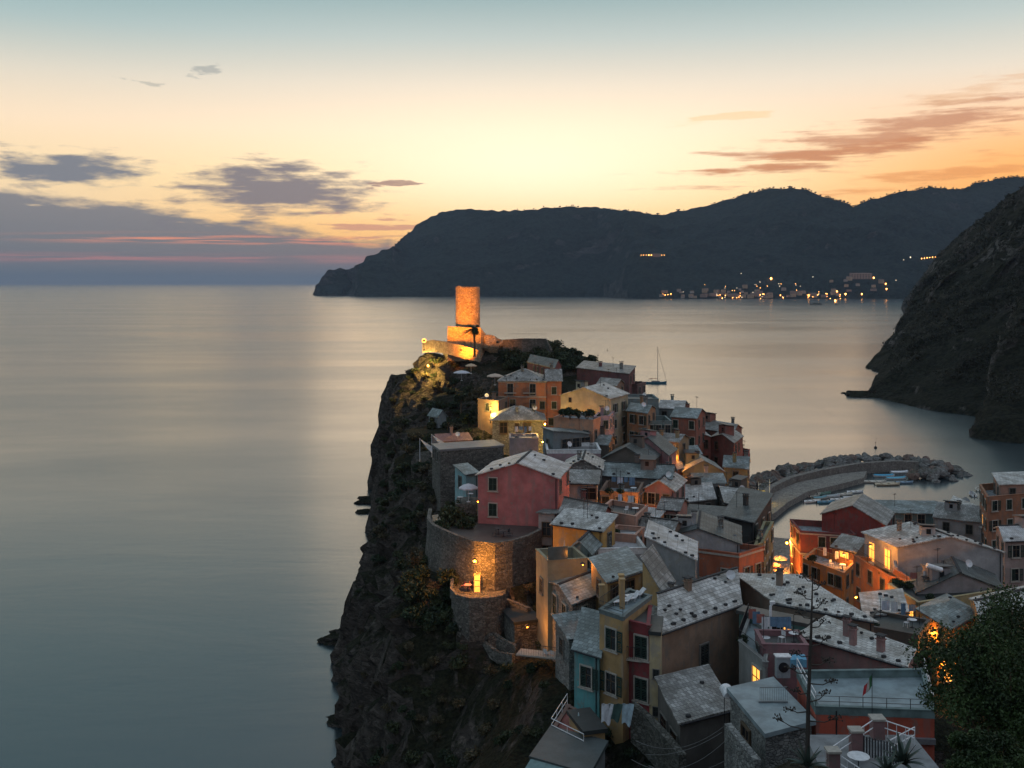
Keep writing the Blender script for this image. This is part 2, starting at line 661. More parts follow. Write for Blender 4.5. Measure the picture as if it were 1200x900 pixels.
def relief(name, profs, nu, nt_, amp, fr, mat, back, shape=0.85, seed=0.0, toe=0.25, crest_amp=0.25):
    """profs: list of (water point, crest point); a rough slope from the water to the crest and down behind it"""
    A = [np.array(list(a) + list(b), float) for a, b in profs]
    rows = []
    n = len(A)
    for i in range(nu + 1):
        t = i / nu * (n - 1)
        k = min(int(t), n - 2)
        f = t - k
        q = cr(A[max(k - 1, 0)], A[k], A[k + 1], A[min(k + 2, n - 1)], f)
        # keep the crest piecewise close to the traced ridge
        q[3:] = A[k][3:] * (1 - f) + A[k + 1][3:] * f
        rows.append(q)
    bm = bmesh.new()
    V = []
    crest = []
    for q in rows:
        w, c = Vector(q[:3]), Vector(q[3:])
        col = []
        for j in range(-1, nt_ + 1):
            t = max(j, 0) / nt_
            pt = w.lerp(c, t)
            pt.z = c.z * (t ** shape)
            if j == -1:
                pt = w + (w - c).normalized() * 4
                pt.z = -8
            env = (toe + (1 - toe) * math.sin(math.pi * min(t * 1.05, 1))) if t < 0.9 else max(crest_amp, 0.4 * (1 - t) * 10)
            s_ = Vector((pt.x * fr, pt.y * fr, pt.z * fr * 1.2 + seed))
            d1 = noise.ridged_multi_fractal(s_, 0.9, 2.1, 6, 0.9, 2.0) - 1.1
            d2 = noise.noise_vector(s_ * 2.3)
            pt = pt + Vector((d2.x, d2.y, 0)) * amp * 0.7 * env + Vector((0, -1.0, 0.55)) * d1 * amp * env * (0.9 if j > 0 else 0.4)
            d3 = noise.noise_vector(s_ * 9.0)
            pt = pt + d3 * amp * 0.16
            if j > 0:
                pt.z = max(pt.z, -2)
            elif j == 0:
                pt.z = -1.0
            else:
                pt.z = -8
            col.append(bm.verts.new(pt))
        crest.append(col[-1].co.copy())
        b_ = c + (Vector((c.x, c.y, 0)).normalized() + Vector((0.35, 0, 0))) * back
        for t in (0.35, 1.0):
            pt = c.lerp(b_, t)
            pt.z = c.z * (1 - t) - 5 * t
            col.append(bm.verts.new(pt))
        V.append(col)
    for i in range(nu):
        for j in range(len(V[0]) - 1):
            bm.faces.new((V[i][j], V[i + 1][j], V[i + 1][j + 1], V[i][j + 1]))
    bvh = BVHTree.FromBMesh(bm)
    o = link(name, bm, mat, smooth=True)
    o['kind'] = 'structure'
    return o, crest, bvh


FOREST = rock('far_forest', c3(0.045, 0.045, 0.045), c3(0.09, 0.085, 0.08), c3(0.018, 0.026, 0.022), 0.62, 0.035, 0.8)
HEADR = rock('headland_rock', c3(0.045, 0.038, 0.034), c3(0.11, 0.095, 0.085), c3(0.022, 0.023, 0.013), 0.50, 0.35, 1.0, scar=c3(0.24, 0.22, 0.20))

ridge_px = [(366, 345), (372, 333), (385, 317), (399, 313), (407, 317), (420, 309), (430, 301), (445, 296), (460, 289), (480, 271), (495, 258),
            (515, 249), (540, 245), (590, 247), (620, 246), (650, 243), (700, 243), (740, 247), (775, 252), (800, 247), (840, 238), (875, 227),
            (905, 220), (940, 222), (970, 231), (1000, 242), (1020, 235), (1050, 226), (1090, 219), (1125, 222), (1150, 213), (1175, 208),
            (1200, 207), (1260, 198), (1340, 196), (1450, 215), (1600, 240)]
profs = []
for i, (x, y) in enumerate(ridge_px):
    yw = 346.5 if x < 420 else (347.6 if x < 720 else 350.0)
    wp = E(x, yw, 0)
    if x < 480:
        k = (x - 366) / 114.0
        cd = wp.y + 60 + 700 * k
    else:
        cd = wp.y + 1100 + 350 * math.sin(x * 0.017)
    profs.append((wp, G(x, y, cd)))
mount, mcrest, mount_bvh = relief('far_mountains', profs, 620, 46, 62.0, 0.0022, FOREST, 1500, 0.8, 3.0, 0.10, 0.03)

profs = [(E(1056, 360, 0), G(1062, 350, 2700)), (E(1060, 370, 0), G(1076, 330, 2000)), (E(1068, 385, 0), G(1088, 314, 1600)), (E(1062, 396, 0), G(1098, 300, 1400)),
         (E(1030, 425, 0), G(1112, 287, 1150)), (E(1018, 432, 0), G(1124, 276, 1080)), (E(1058, 445, 0), G(1138, 266, 1000)), (E(1036, 458, 0), G(1150, 256, 940)),
         (E(1014, 464, 0), G(1162, 247, 880)), (E(1085, 480, 0), G(1180, 232, 820)), (E(1148, 489, 0), G(1200, 216, 780)), (E(1178, 497, 0), G(1230, 196, 730)),
         (E(1138, 512, 0), G(1262, 172, 700)), (E(1200, 521, 0), G(1330, 130, 680)), (E(1300, 530, 0), G(1500, 60, 640))]
head, hcrest, head_bvh = relief('rocky_headland', profs, 300, 90, 13.0, 0.014, HEADR, 500, 0.95, 9.0, 0.22, 0.22)


def hit(bvh, px, py):
    d = Vector(((px - CX) / FPX, 1.0, (HY - py) / FPX)).normalized()
    loc, nrm, idx, dist = bvh.ray_cast(Vector((0, 0, HC)), d, 60000)
    return loc, nrm

# ================================================================== HOUSES
BASES = []      # (x, y, ground height) under every house
FOOT = []


def wproto(style):
    """one window of each style: frame with sill; the pane and the shutters are its own pieces"""
    W_, H_ = 0.95, 1.45
    if style in ('door', 'litdoor'):
        W_, H_ = 1.15, 2.2
    if style == 'big':
        W_, H_ = 1.9, 1.5
    fr = TRIM if style not in ('raw', 'dark', 'big') else (WOOD if style == 'raw' else plain('dull_trim', c3(.17, .155, .14), .85))
    bm = bmesh.new()
    for s in (-1, 1):
        box(bm, (s * (W_ / 2 + 0.045), -0.05, 0), (0.09, 0.12, H_ + 0.18))
        box(bm, (0, -0.052, s * (H_ / 2 + 0.045)), (W_, 0.124, 0.09))
    box(bm, (0, -0.08, -H_ / 2 - 0.15), (W_ + 0.4, 0.2, 0.07))
    f = link('window', bm, fr)
    bm = bmesh.new()
    box(bm, (0, -0.02, 0), (W_, 0.03, H_))
    box(bm, (0, -0.045, 0), (0.06, 0.03, H_), mi=1)
    box(bm, (0, -0.044, H_ * 0.12), (W_, 0.03, 0.05), mi=1)
    pn = link('pane', bm, None, f, mats=[LITP if style.startswith('lit') else GLASS, WOOD])
    if style in ('shut', 'dark', 'half', 'open'):
        sm = SHUT_G if style != 'dark' else SHUT_D
        for s in (-1, 1):
            bm = bmesh.new()
            w2 = W_ / 2 - 0.01
            closed = style in ('shut', 'dark') or (style == 'half' and s < 0)
            xc = s * W_ / 4 if closed else s * (W_ / 2 + 0.14 + w2 / 2)
            yo = -0.075 if closed else -0.10
            for e in (-1, 1):
                box(bm, (xc + e * (w2 / 2 - 0.03), yo, 0), (0.06, 0.05, H_))
            for e in (-1, 0, 1):
                box(bm, (xc, yo, e * (H_ / 2 - 0.03)), (w2 - 0.12, 0.048, 0.06))
            for k in range(12):
                z = -H_ / 2 + 0.1 + k * (H_ - 0.2) / 11
                box(bm, (xc, yo, z), (w2 - 0.12, 0.02, 0.075), rot=Matrix.Rotation(0.6, 4, 'X'))
            link('shutter', bm, sm, f)
    return f


WP = {}
WPROTO_PARK = []


def add_window(par, style, p, ang, s=1.0, lean=True):
    if style not in WP:
        WP[style] = wproto(style)
        WPROTO_PARK.append(WP[style])
    src = WP[style]
    o = src.copy()
    COL.objects.link(o)
    o.parent = par
    o.location = p
    o.rotation_euler = (0, 0, ang)
    o.scale = (s, s, s)
    if not lean:
        kids = [c for c in src.children if c.name.startswith('pane') or c.name.startswith('shutter')]
    else:
        kids = list(src.children)
    for c in kids:
        d = c.copy()
        COL.objects.link(d)
        d.parent = o
    return o


CH_ME = {}


def chimney_mesh(h, w, mat):
    bm = bmesh.new()
    box(bm, (0, 0, h / 2 - 0.3), (w, w * 0.8, h + 0.6))
    box(bm, (0, 0, h + 0.04), (w + 0.16, w * 0.8 + 0.16, 0.09))
    for a in (-1, 1):
        for b in (-1, 1):
            box(bm, (a * w * 0.38, b * w * 0.3, h + 0.2), (0.1, 0.1, 0.26))
    box(bm, (0, 0, h + 0.36), (w + 0.2, w * 0.8 + 0.2, 0.08), mi=1)
    return bm


def antenna_bm(h=2.2):
    bm = bmesh.new()
    tube(bm, [(0, 0, -0.3), (0, 0, h)], 0.03, 5)
    tube(bm, [(-0.6, 0, h - 0.15), (0.7, 0, h - 0.15)], 0.018, 4)
    for k in range(6):
        x = -0.5 + k * 0.22
        tube(bm, [(x, -0.3 + 0.02 * k, h - 0.15), (x, 0.3 - 0.02 * k, h - 0.15)], 0.012, 4)
    return bm


def dish_bm():
    bm = bmesh.new()
    prof = [(0.02, 0.0), (0.2, 0.03), (0.34, 0.09), (0.42, 0.15), (0.43, 0.17), (0.40, 0.16), (0.32, 0.11), (0.18, 0.05), (0.02, 0.02)]
    lathe(bm, prof, 14)
    bmesh.ops.rotate(bm, verts=bm.verts, cent=(0, 0, 0), matrix=Matrix.Rotation(R(65), 3, 'X'))
    tube(bm, [(0, 0, 0), (0, 0.15, -0.1), (0, 0.15, -0.8)], 0.03, 5)
    tube(bm, [(0, 0, -0.05), (0, -0.42, 0.0)], 0.015, 4)
    return bm


PROT = {}


def cen_dir(p):
    return (p.x / p.y, 1)


def house(label, A, B, Y, wh, roof='gs', rise=1.3, wall=(0.3, 0.25, 0.2), rm=None, depth=8.0, C=None, D=None,
          win='dark', cols=None, rows=None, side='dark', skip=0, ov=0.28, stones=0, chim=0, ant=0, dish=0, sy=2.9,
          parapet=0.9, parent=None, wallmat=None, litp=0.0, name='house', cat='house', pm=None, lit=(), base=None, first=1.3, yd=None, trimband=False, rail=None, group=None):
    rnd = random.Random(hash((round(A[0]), round(A[1]), round(Y))) & 0xffff)
    pa = G(A[0], A[1], Y)
    Z = pa.z
    pb = E(B[0], B[1], Z)
    if C is not None:
        pc = E(C[0], C[1], Z)
        pd = E(D[0], D[1], Z) if D is not None else pa + pc - pb
    elif yd is not None:
        v = Vector((cen_dir(pa)[0] + .06, 1, 0)).normalized() * yd
        pc, pd = pb + v, pa + v
    elif D is not None:
        pd = E(D[0], D[1], Z)
        pc = pb + pd - pa
    else:
        u = (pb - pa)
        u.z = 0
        pv_ = Vector((-u.y, u.x, 0)).normalized()
        vw = Vector((pb.x, pb.y, 0)).normalized()
        for kk_ in range(11):
            v = (pv_ * (1 - kk_ / 10) + vw * (kk_ / 10)).normalized() * depth
            pc = pb + v
            if abs((pc.x / pc.y - pb.x / pb.y) * 1200) < 7 + 900 / Y:
                break
        pd = pa + v
    q = [pa, pb, pc, pd]
    cen = (pa + pb + pc + pd) / 4
    z0 = Z - wh if base is None else base
    is_part = parent is not None
    if is_part:
        root = parent
        org = root.location.copy()
    else:
        org = Vector((cen.x, cen.y, z0))
        root = thing(name, label, cat, org, 0, group)
    for a_ in q:
        BASES.append((a_.x, a_.y, z0))
    BASES.append((cen.x, cen.y, z0 - 0.5))
    FOOT.append(([(a_.x, a_.y) for a_ in q], z0))
    L1 = (pb - pa).length
    L2 = (pc - pb).length

    def P2(u, v):
        a = pa.lerp(pb, u) if 0 <= u <= 1 else pa + (pb - pa) * u
        b = pd + (pc - pd) * u
        r = a + (b - a) * v
        return Vector((r.x, r.y, 0))
    e_h = 0.0

    def hf(u, v):
        if roof == 'flat':
            return 0.0
        if roof == 'gs':
            return rise * (1 - abs(2 * v - 1))
        if roof == 'gf':
            return rise * (1 - abs(2 * u - 1))
        if roof == 'sb':
            return rise * v
        if roof == 'sr':
            return rise * u
        if roof == 'sl':
            return rise * (1 - u)
        if roof == 'sf':
            return rise * (1 - v)
        if roof == 'hip':
            if L1 >= L2:
                e = min(0.5, 0.5 * L2 / L1)
                return rise * min(2 * v, 2 - 2 * v, u / e, (1 - u) / e)
            e = min(0.5, 0.5 * L1 / L2)
            return rise * min(2 * u, 2 - 2 * u, v / e, (1 - v) / e)
    sink = 12 if (pa.x < 16 and Y < 100) else (6.5 if pa.x < 2 else 2.5)
    if not is_part and 100 < Y < 215 and label.find('big pink') < 0 and chim == 0 and ant == 0 and (L1 + L2) > 9:
        chim = rnd.choice((0, 1, 1, 2))
        ant = rnd.choice((0, 1, 2))
        dish = rnd.choice((0, 0, 1))
    if not is_part and stones == 0 and rm in (RL, RT, RW, RG) and roof != 'flat' and Y < 145:
        stones = int(L1 * L2 / 14)
    wm = wallmat or stucco((wall[0], wall[1], wall[2], 1))
    # walls
    bm = bmesh.new()
    seq = [((0, 0), (1, 0)), ((1, 0), (1, 1)), ((1, 1), (0, 1)), ((0, 1), (0, 0))]
    for (s, t) in seq:
        up = []
        for k in (0.0, 0.5, 1.0):
            u, v = s[0] + (t[0] - s[0]) * k, s[1] + (t[1] - s[1]) * k
            g_ = P2(u, v)
            up.append(bm.verts.new((g_.x - org.x, g_.y - org.y, Z + hf(u, v) - 0.03 - org.z)))
        g1, g2 = P2(*s), P2(*t)
        lo1 = bm.verts.new((g1.x - org.x, g1.y - org.y, z0 - sink - org.z))
        lo2 = bm.verts.new((g2.x - org.x, g2.y - org.y, z0 - sink - org.z))
        bm.faces.new((lo1, lo2, up[2], up[1], up[0]))
    if trimband:
        for (i, j) in ((0, 1), (1, 2), (3, 0)):
            a_, b_ = q[i], q[j]
            mid_ = (a_ + b_) / 2
            ang = math.atan2(b_.y - a_.y, b_.x - a_.x)
            for zz in (Z - 0.25, Z - 3.2):
                box(bm, (mid_.x - org.x, mid_.y - org.y, zz - org.z), ((b_ - a_).length + 0.2, 0.16, 0.22), ang, mi=1)
    wall_o = link('upper_storey' if is_part else 'wall', bm, None, root, mats=[wm, TRIM])
    # roof
    rm = rm or RG
    bm = bmesh.new()
    if roof == 'flat':
        f = bm.faces.new([bm.verts.new((a_.x - org.x, a_.y - org.y, Z - parapet - org.z)) for a_ in q])
        roof_o = link('roof' if parapet < 0.2 else 'roof_terrace', bm, rm, root)
        # parapet ring
        if parapet > 0:
            bm = bmesh.new()
            for i in range(4):
                a_, b_ = q[i], q[(i + 1) % 4]
                mid_ = (a_ + b_) / 2
                ang = math.atan2(b_.y - a_.y, b_.x - a_.x)
                nrm = Vector((math.sin(ang), -math.cos(ang), 0))
                c_ = mid_ - nrm * 0.1
                box(bm, (c_.x - org.x, c_.y - org.y, Z - parapet / 2 + 0.02 - org.z), ((b_ - a_).length + 0.05 + 0.006 * i, 0.24, parapet + 0.06), ang)
                box(bm, (c_.x - org.x, c_.y - org.y, Z + 0.08 + 0.004 * i - org.z), ((b_ - a_).length + 0.2, 0.32, 0.07), ang)
            link('parapet', bm, pm or wm, root)
        else:
            bm = bmesh.new()
            lo = [bm.verts.new((a_.x - org.x, a_.y - org.y, Z - 0.25 - org.z)) for a_ in q]
            cx_, cy_ = cen.x - org.x, cen.y - org.y
            for v_ in lo:
                d = Vector((v_.co.x - cx_, v_.co.y - cy_, 0))
                v_.co += d.normalized() * ov
            hi = [bm.verts.new((v_.co.x, v_.co.y, Z + 0.05 - org.z)) for v_ in lo]
            for i in range(4):
                bm.faces.new((lo[i], lo[(i + 1) % 4], hi[(i + 1) % 4], hi[i]))
            bm.faces.new(hi)
            bm.faces.new(lo[::-1])
            bpy.data.objects.remove(roof_o)
            roof_o = link('roof', bm, rm, root)
    else:
        ou, ovv = ov / L1, ov / L2
        polys = {
            'gs': [[(-ou, -ovv), (1 + ou, -ovv), (1 + ou, .5), (-ou, .5)], [(-ou, .5), (1 + ou, .5), (1 + ou, 1 + ovv), (-ou, 1 + ovv)]],
            'gf': [[(-ou, -ovv), (.5, -ovv), (.5, 1 + ovv), (-ou, 1 + ovv)], [(.5, -ovv), (1 + ou, -ovv), (1 + ou, 1 + ovv), (.5, 1 + ovv)]],
        }.get(roof, [[(-ou, -ovv), (1 + ou, -ovv), (1 + ou, 1 + ovv), (-ou, 1 + ovv)]])
        if roof == 'hip':
            if L1 >= L2:
                e = min(0.5, 0.5 * L2 / L1)
                r1, r2 = (e, .5), (1 - e, .5)
                a0, b0, c0, d0 = (-ou, -ovv), (1 + ou, -ovv), (1 + ou, 1 + ovv), (-ou, 1 + ovv)
                polys = [[a0, b0, r2, r1], [b0, c0, r2], [c0, d0, r1, r2], [d0, a0, r1]]
            else:
                e = min(0.5, 0.5 * L1 / L2)
                r1, r2 = (.5, e), (.5, 1 - e)
                a0, b0, c0, d0 = (-ou, -ovv), (1 + ou, -ovv), (1 + ou, 1 + ovv), (-ou, 1 + ovv)
                polys = [[a0, b0, r1], [b0, c0, r2, r1], [c0, d0, r2], [d0, a0, r1, r2]]
        uvl = bm.loops.layers.uv.new('UVMap')
        for poly in polys:
            # split long edges so the eaves can be a little uneven
            P3 = []
            for k in range(len(poly)):
                a2, b2 = poly[k], poly[(k + 1) % len(poly)]
                le = (P2(*a2) - P2(*b2)).length
                nseg = max(1, int(le / 0.8)) if Y < 135 else 1
                for i in range(nseg):
                    t = i / nseg
                    u, v = a2[0] + (b2[0] - a2[0]) * t, a2[1] + (b2[1] - a2[1]) * t
                    g_ = P2(u, v)
                    j = 0.0
                    on_edge = (u <= -ou + 1e-6 or u >= 1 + ou - 1e-6 or v <= -ovv + 1e-6 or v >= 1 + ovv - 1e-6)
                    if on_edge and i > 0:
                        d = (g_ - Vector((cen.x, cen.y, 0))).normalized()
                        g_ = g_ + d * rnd.uniform(-0.07, 0.05)
                    P3.append(Vector((g_.x - org.x, g_.y - org.y, Z + hf(u, v) + 0.10 - org.z)))
            hi = [bm.verts.new(p_) for p_ in P3]
            lo = [bm.verts.new(p_ - Vector((0, 0, 0.13))) for p_ in P3]
            ft = bm.faces.new(hi)
            ft.normal_update()
            n_ = ft.normal
            if n_.z < 0:
                ft.normal_flip()
                n_ = -n_
            hz = Vector((0, 0, 1)).cross(n_)
            hz = hz.normalized() if hz.length > 1e-4 else Vector((1, 0, 0))
            sl_ = n_.cross(hz)
            fb = bm.faces.new(lo[::-1])
            fs = [ft, fb]
            for k in range(len(hi)):
                fs.append(bm.faces.new((lo[k], lo[(k + 1) % len(hi)], hi[(k + 1) % len(hi)], hi[k])))
            for f_ in fs:
                for lp in f_.loops:
                    w_ = lp.vert.co + org
                    lp[uvl].uv = (w_.dot(hz), w_.dot(sl_))
        roof_o = link('roof', bm, rm, root)
        # ridge of capping stones
        if roof in ('gs', 'gf') and Y < 150:
            e1, e2 = ((-ou, .5), (1 + ou, .5)) if roof == 'gs' else ((.5, -ovv), (.5, 1 + ovv))
            a_, b_ = P2(*e1), P2(*e2)
            a_.z = b_.z = Z + rise + 0.12
            bm = bmesh.new()
            nn = max(3, int((b_ - a_).length / 0.45))
            for k in range(nn):
                c_ = a_.lerp(b_, (k + .5) / nn)
                box(bm, (c_.x - org.x, c_.y - org.y, c_.z - org.z + rnd.uniform(-.015, .02)), ((b_ - a_).length / nn * 0.96, 0.3, 0.09),
                    math.atan2(b_.y - a_.y, b_.x - a_.x) + rnd.uniform(-.03, .03))
            link('ridge_cap', bm, DARKST, roof_o)
    # what stands on the roof
    for k in range(stones):
        if 'stone' not in PROT:
            bm = bmesh.new()
            box(bm, (0, 0, 0), (0.36, 0.26, 0.2))
            bmesh.ops.bevel(bm, geom=bm.edges[:], offset=0.05, segments=1, affect='EDGES')
            me = bpy.data.meshes.new('roof_stone')
            bm.to_mesh(me)
            bm.free()
            me.materials.append(DARKST)
            PROT['stone'] = me
        o = bpy.data.objects.new('roof_stone', PROT['stone'])
        COL.objects.link(o)
        o.parent = roof_o
        u, v = ((k * 0.618 + 0.13) % 1) * 0.9 + 0.05, ((k * 0.37 + 0.29) % 1) * 0.9 + 0.05
        if k % 3 == 0:
            v = 0.03
        g_ = P2(u, v)
        o.location = (g_.x - org.x, g_.y - org.y, Z + hf(u, v) + 0.19 - org.z)
        s_ = rnd.uniform(.7, 1.15)
        o.scale = (s_, s_, s_)
        o.rotation_euler = (0, 0, rnd.uniform(-.4, .4))
    for k in range(chim):
        hh = rnd.choice((0.7, 0.9, 1.2))
        o = link('chimney', chimney_mesh(hh, rnd.uniform(.45, .65), None), None, roof_o,
                 mats=[wm if rnd.random() < .5 else STONE_G, DARKST])
        u, v = ((k * 0.53 + rnd.random() * .3 + 0.2) % 1) * 0.8 + 0.1, rnd.uniform(.2, .85)
        g_ = P2(u, v)
        o.location = (g_.x - org.x, g_.y - org.y, Z + hf(u, v) + (0.1 if roof != 'flat' else -parapet) - org.z)
        o.rotation_euler = (0, 0, math.atan2(pb.y - pa.y, pb.x - pa.x))
    for k in range(ant):
        if 'ant' not in PROT:
            me = bpy.data.meshes.new('antenna')
            bm = antenna_bm()
            bm.to_mesh(me)
            bm.free()
            me.materials.append(IRON)
            PROT['ant'] = me
        o = bpy.data.objects.new('antenna', PROT['ant'])
        COL.objects.link(o)
        o.parent = roof_o
        u, v = rnd.uniform(.15, .85), rnd.uniform(.3, .8)
        g_ = P2(u, v)
        o.location = (g_.x - org.x, g_.y - org.y, Z + hf(u, v) + 0.1 - org.z)
        o.rotation_euler = (0, 0, rnd.uniform(0, 3))
    for k in range(dish):
        if 'dish' not in PROT:
            me = bpy.data.meshes.new('satellite_dish')
            bm = dish_bm()
            bm.to_mesh(me)
            bm.free()
            me.materials.append(PLAST)
            PROT['dish'] = me
        o = bpy.data.objects.new('satellite_dish', PROT['dish'])
        COL.objects.link(o)
        o.parent = roof_o
        u, v = rnd.uniform(.1, .9), rnd.uniform(.02, .5)
        g_ = P2(u, v)
        o.location = (g_.x - org.x, g_.y - org.y, Z + hf(u, v) + 0.8 - org.z)
        o.rotation_euler = (0, 0, rnd.uniform(-.8, .8))
    if not is_part and label.find('big pink') < 0 and 100 < Y < 205 and roof in ('gs', 'gf') and L1 * L2 > 38:
        # a little rooftop room with its own lean-to roof
        u, v = rnd.uniform(.25, .7), rnd.uniform(.3, .6)
        g_ = P2(u, v)
        ang_ = math.atan2(pb.y - pa.y, pb.x - pa.x)
        zb = Z + hf(u, v) - org.z
        bm = bmesh.new()
        w_, d_, h_ = rnd.uniform(1.4, 2.4), rnd.uniform(1.3, 1.9), rnd.uniform(.8, 1.5)
        box(bm, (0, 0, h_ / 2 - .6), (w_, d_, h_ + 1.2))
        o = link('rooftop_room', bm, wm, root)
        o.location = (g_.x - org.x, g_.y - org.y, zb)
        o.rotation_euler = (0, 0, ang_)
        bm = bmesh.new()
        box(bm, (0, 0, h_ + .12), (w_ + .4, d_ + .4, .12), rot=Matrix.Rotation(rnd.choice((-.16, .16)), 4, 'X'))
        link('room_roof', bm, RG if rm in (RL, RT) else RL, o)
        bm = bmesh.new()
        box(bm, (rnd.uniform(-.3, .3), -d_ / 2 - .01, h_ * .5), (.5, .04, .6))
        link('room_window', bm, GLASS, o)
    # gutter along the front eave and a downpipe
    if Y < 150 and roof != 'flat' and not is_part:
        bm = bmesh.new()
        u_ = (pb - pa).normalized()
        nrm = Vector((u_.y, -u_.x, 0))
        if roof in ('gs', 'sb', 'hip'):
            a_, b_ = pa + nrm * (ov + .05) - u_ * .1 - org, pb + nrm * (ov + .05) + u_ * .1 - org
            tube(bm, [(a_.x, a_.y, Z - org.z - 0.06), (b_.x, b_.y, Z - org.z - 0.08)], 0.07, 6)
        c_ = pb - u_ * 0.25 + nrm * 0.07 - org
        tube(bm, [(c_.x, c_.y, Z - 0.1 - org.z), (c_.x, c_.y, z0 - org.z)], 0.045, 6)
        link('gutter', bm, IRON, root)
    # windows
    lean = Y < 170

    def face_windows(i, style, cols, rows):
        if style is None or style == '':
            return
        a_, b_ = q[i], q[(i + 1) % 4]
        L = (b_ - a_).length
        ang = math.atan2(b_.y - a_.y, b_.x - a_.x)
        nrm = Vector((math.sin(ang), -math.cos(ang), 0))
        if isinstance(style, (list, tuple)):      # explicit: (fraction along, metres below the eave, style[, scale])
            for w_ in style:
                p_ = a_.lerp(b_, w_[0]) + nrm * 0.02
                add_window(root, w_[2], (p_.x - org.x, p_.y - org.y, Z - w_[1] - org.z), ang, w_[3] if len(w_) > 3 else 1.0)
            return
        nc = cols if cols is not None else max(1, int(L / 2.7))
        nr = rows if rows is not None else max(1, int((wh - 0.6) / sy))
        for r_ in range(nr):
            for c_ in range(nc):
                if rnd.random() < 0.10:
                    continue
                st = style
                if st == 'mix':
                    st = rnd.choice(['shut', 'open', 'dark', 'half', 'shut'])
                if litp and rnd.random() < litp:
                    st = 'lit'
                dz = first + r_ * sy
                if dz + .8 > wh:
                    continue
                p_ = a_.lerp(b_, (c_ + 0.5) / nc + rnd.uniform(-.02, .02)) + nrm * 0.02
                add_window(root, st, (p_.x - org.x, p_.y - org.y, Z - dz - org.z), ang, min(1.0, L / nc / 1.5), lean)
    face_windows(0, win, cols, rows)
    # side walls that face the camera
    for i in (1, 3):
        a_, b_ = q[i], q[(i + 1) % 4]
        ang = math.atan2(b_.y - a_.y, b_.x - a_.x)
        nrm = Vector((math.sin(ang), -math.cos(ang), 0))
        mid_ = (a_ + b_) / 2
        if nrm.dot(Vector((0, 0, 0)) - Vector((mid_.x, mid_.y, 0))) > 2.0 and side:
            face_windows(i, side, None, rows)
    if rail:
        # iron railing set along the listed edges: posts, two bars
        for i in rail:
            a_, b_ = q[i], q[(i + 1) % 4]
            railing(root, a_ - org, b_ - org, Z - org.z + (0.08 if parapet > 0.2 else 0.0), 0.95)
    root['q'] = 0
    del root['q']
    HQ[id(root)] = (q, Z, org, root)
    return root


HQ = {}


def railing(par, a, b, z, h=1.0, mat=None, gap=0.16, bars=True, name='railing', top=0.025):
    bm = bmesh.new()
    a = Vector((a[0], a[1], 0)); b = Vector((b[0], b[1], 0))
    L = (b - a).length
    n = max(2, int(L / gap)) if bars else max(1, int(L / 1.5))
    for k in range(n + 1):
        c = a.lerp(b, k / n)
        tube(bm, [(c.x, c.y, z), (c.x, c.y, z + h)], 0.012 if bars else 0.025, 4)
    for hh in ((h,) if bars else (h, h * .5)):
        tube(bm, [(a.x, a.y, z + hh), (b.x, b.y, z + hh)], top, 5)
    return link(name, bm, mat or IRON, par)


def balcony(h, px, py, Y, w, ang, depth=1.0, lat=None):
    """slab with an iron railing on the wall of a house; (px, py, Y) is the middle of the slab's outer edge"""
    p_ = G(px, py, Y) - h.location
    bm = bmesh.new()
    box(bm, (0, depth / 2, -0.06), (w, depth, 0.13))
    o = link('balcony', bm, TRIM, h)
    o.location = p_
    o.rotation_euler = (0, 0, ang)
    r = railing(o, (-w / 2 + .05, .05), (w / 2 - .05, .05), 0, 1.0)
    railing(o, (-w / 2 + .05, .05), (-w / 2 + .05, depth), 0, 1.0)
    railing(o, (w / 2 - .05, .05), (w / 2 - .05, depth), 0, 1.0)
    return o


PINK = (0.42, 0.15, 0.15)
MAUVE = (0.36, 0.25, 0.27)
OCHRE = (0.42, 0.27, 0.12)
CREAM = (0.46, 0.37, 0.22)
BROWN = (0.25, 0.16, 0.11)
GREY = (0.30, 0.295, 0.30)
BRICK = (0.40, 0.13, 0.07)
DKRED = (0.21, 0.06, 0.055)
ORANGE = (0.52, 0.22, 0.07)
TEAL = (0.10, 0.30, 0.31)
OLIVE = (0.24, 0.22, 0.12)
DARK = (0.12, 0.10, 0.085)
SALMON = (0.48, 0.27, 0.20)
PALEB = (0.34, 0.40, 0.42)
GREEN = (0.09, 0.19, 0.17)
YELL = (0.50, 0.28, 0.08)

# ---- castle end
house('small dark red house with a tiled roof just below the castle bushes', (618, 424), (650, 431), 236, 5, 'gs', 1.4, DKRED, RD, depth=7, side='dark')
house('long maroon house with a flat pale roof, farthest out above the bay', (676, 431), (737, 438), 226, 6, 'sb', 0.9, (0.16, 0.07, 0.075), RG, depth=8, win=None, chim=2, ant=2)
house('small dark house stepping down beside the long maroon house', (716, 449), (747, 451), 218, 6, 'flat', 0, (0.14, 0.09, 0.09), RD, depth=6, parapet=.5, cols=2)
H_or = house('orange hotel with green doors on balconies below the castle', (584, 446), (640, 446.5), 205, 13.5, 'hip', 2.0, (0.45, 0.17, 0.08), RG, depth=9,
             win=[(.25, 1.7, 'door'), (.72, 1.7, 'door'), (.10, 4.8, 'dark'), (.30, 4.8, 'door'), (.72, 4.8, 'door'), (.92, 4.8, 'dark'), (.3, 8, 'lit'), (.7, 8, 'lit')], side=None, stones=10, trimband=True)
house('reddish wing of the orange hotel with two columns of framed windows', (640.5, 446), (658, 446), 204.4, 13.5, 'gs', 1.9, (0.42, 0.15, 0.08), RG, depth=8,
      win=[(.5, 2.0, 'shut'), (.5, 4.9, 'shut'), (.3, 8.2, 'dark'), (.7, 8.2, 'dark')], side=None)
for dx_ in (598, 620):
    for py_, Y_ in ((460.5, 203.9), (478.5, 203.9)):
        balcony(H_or, dx_, py_, Y_, 2.4, 0.0)
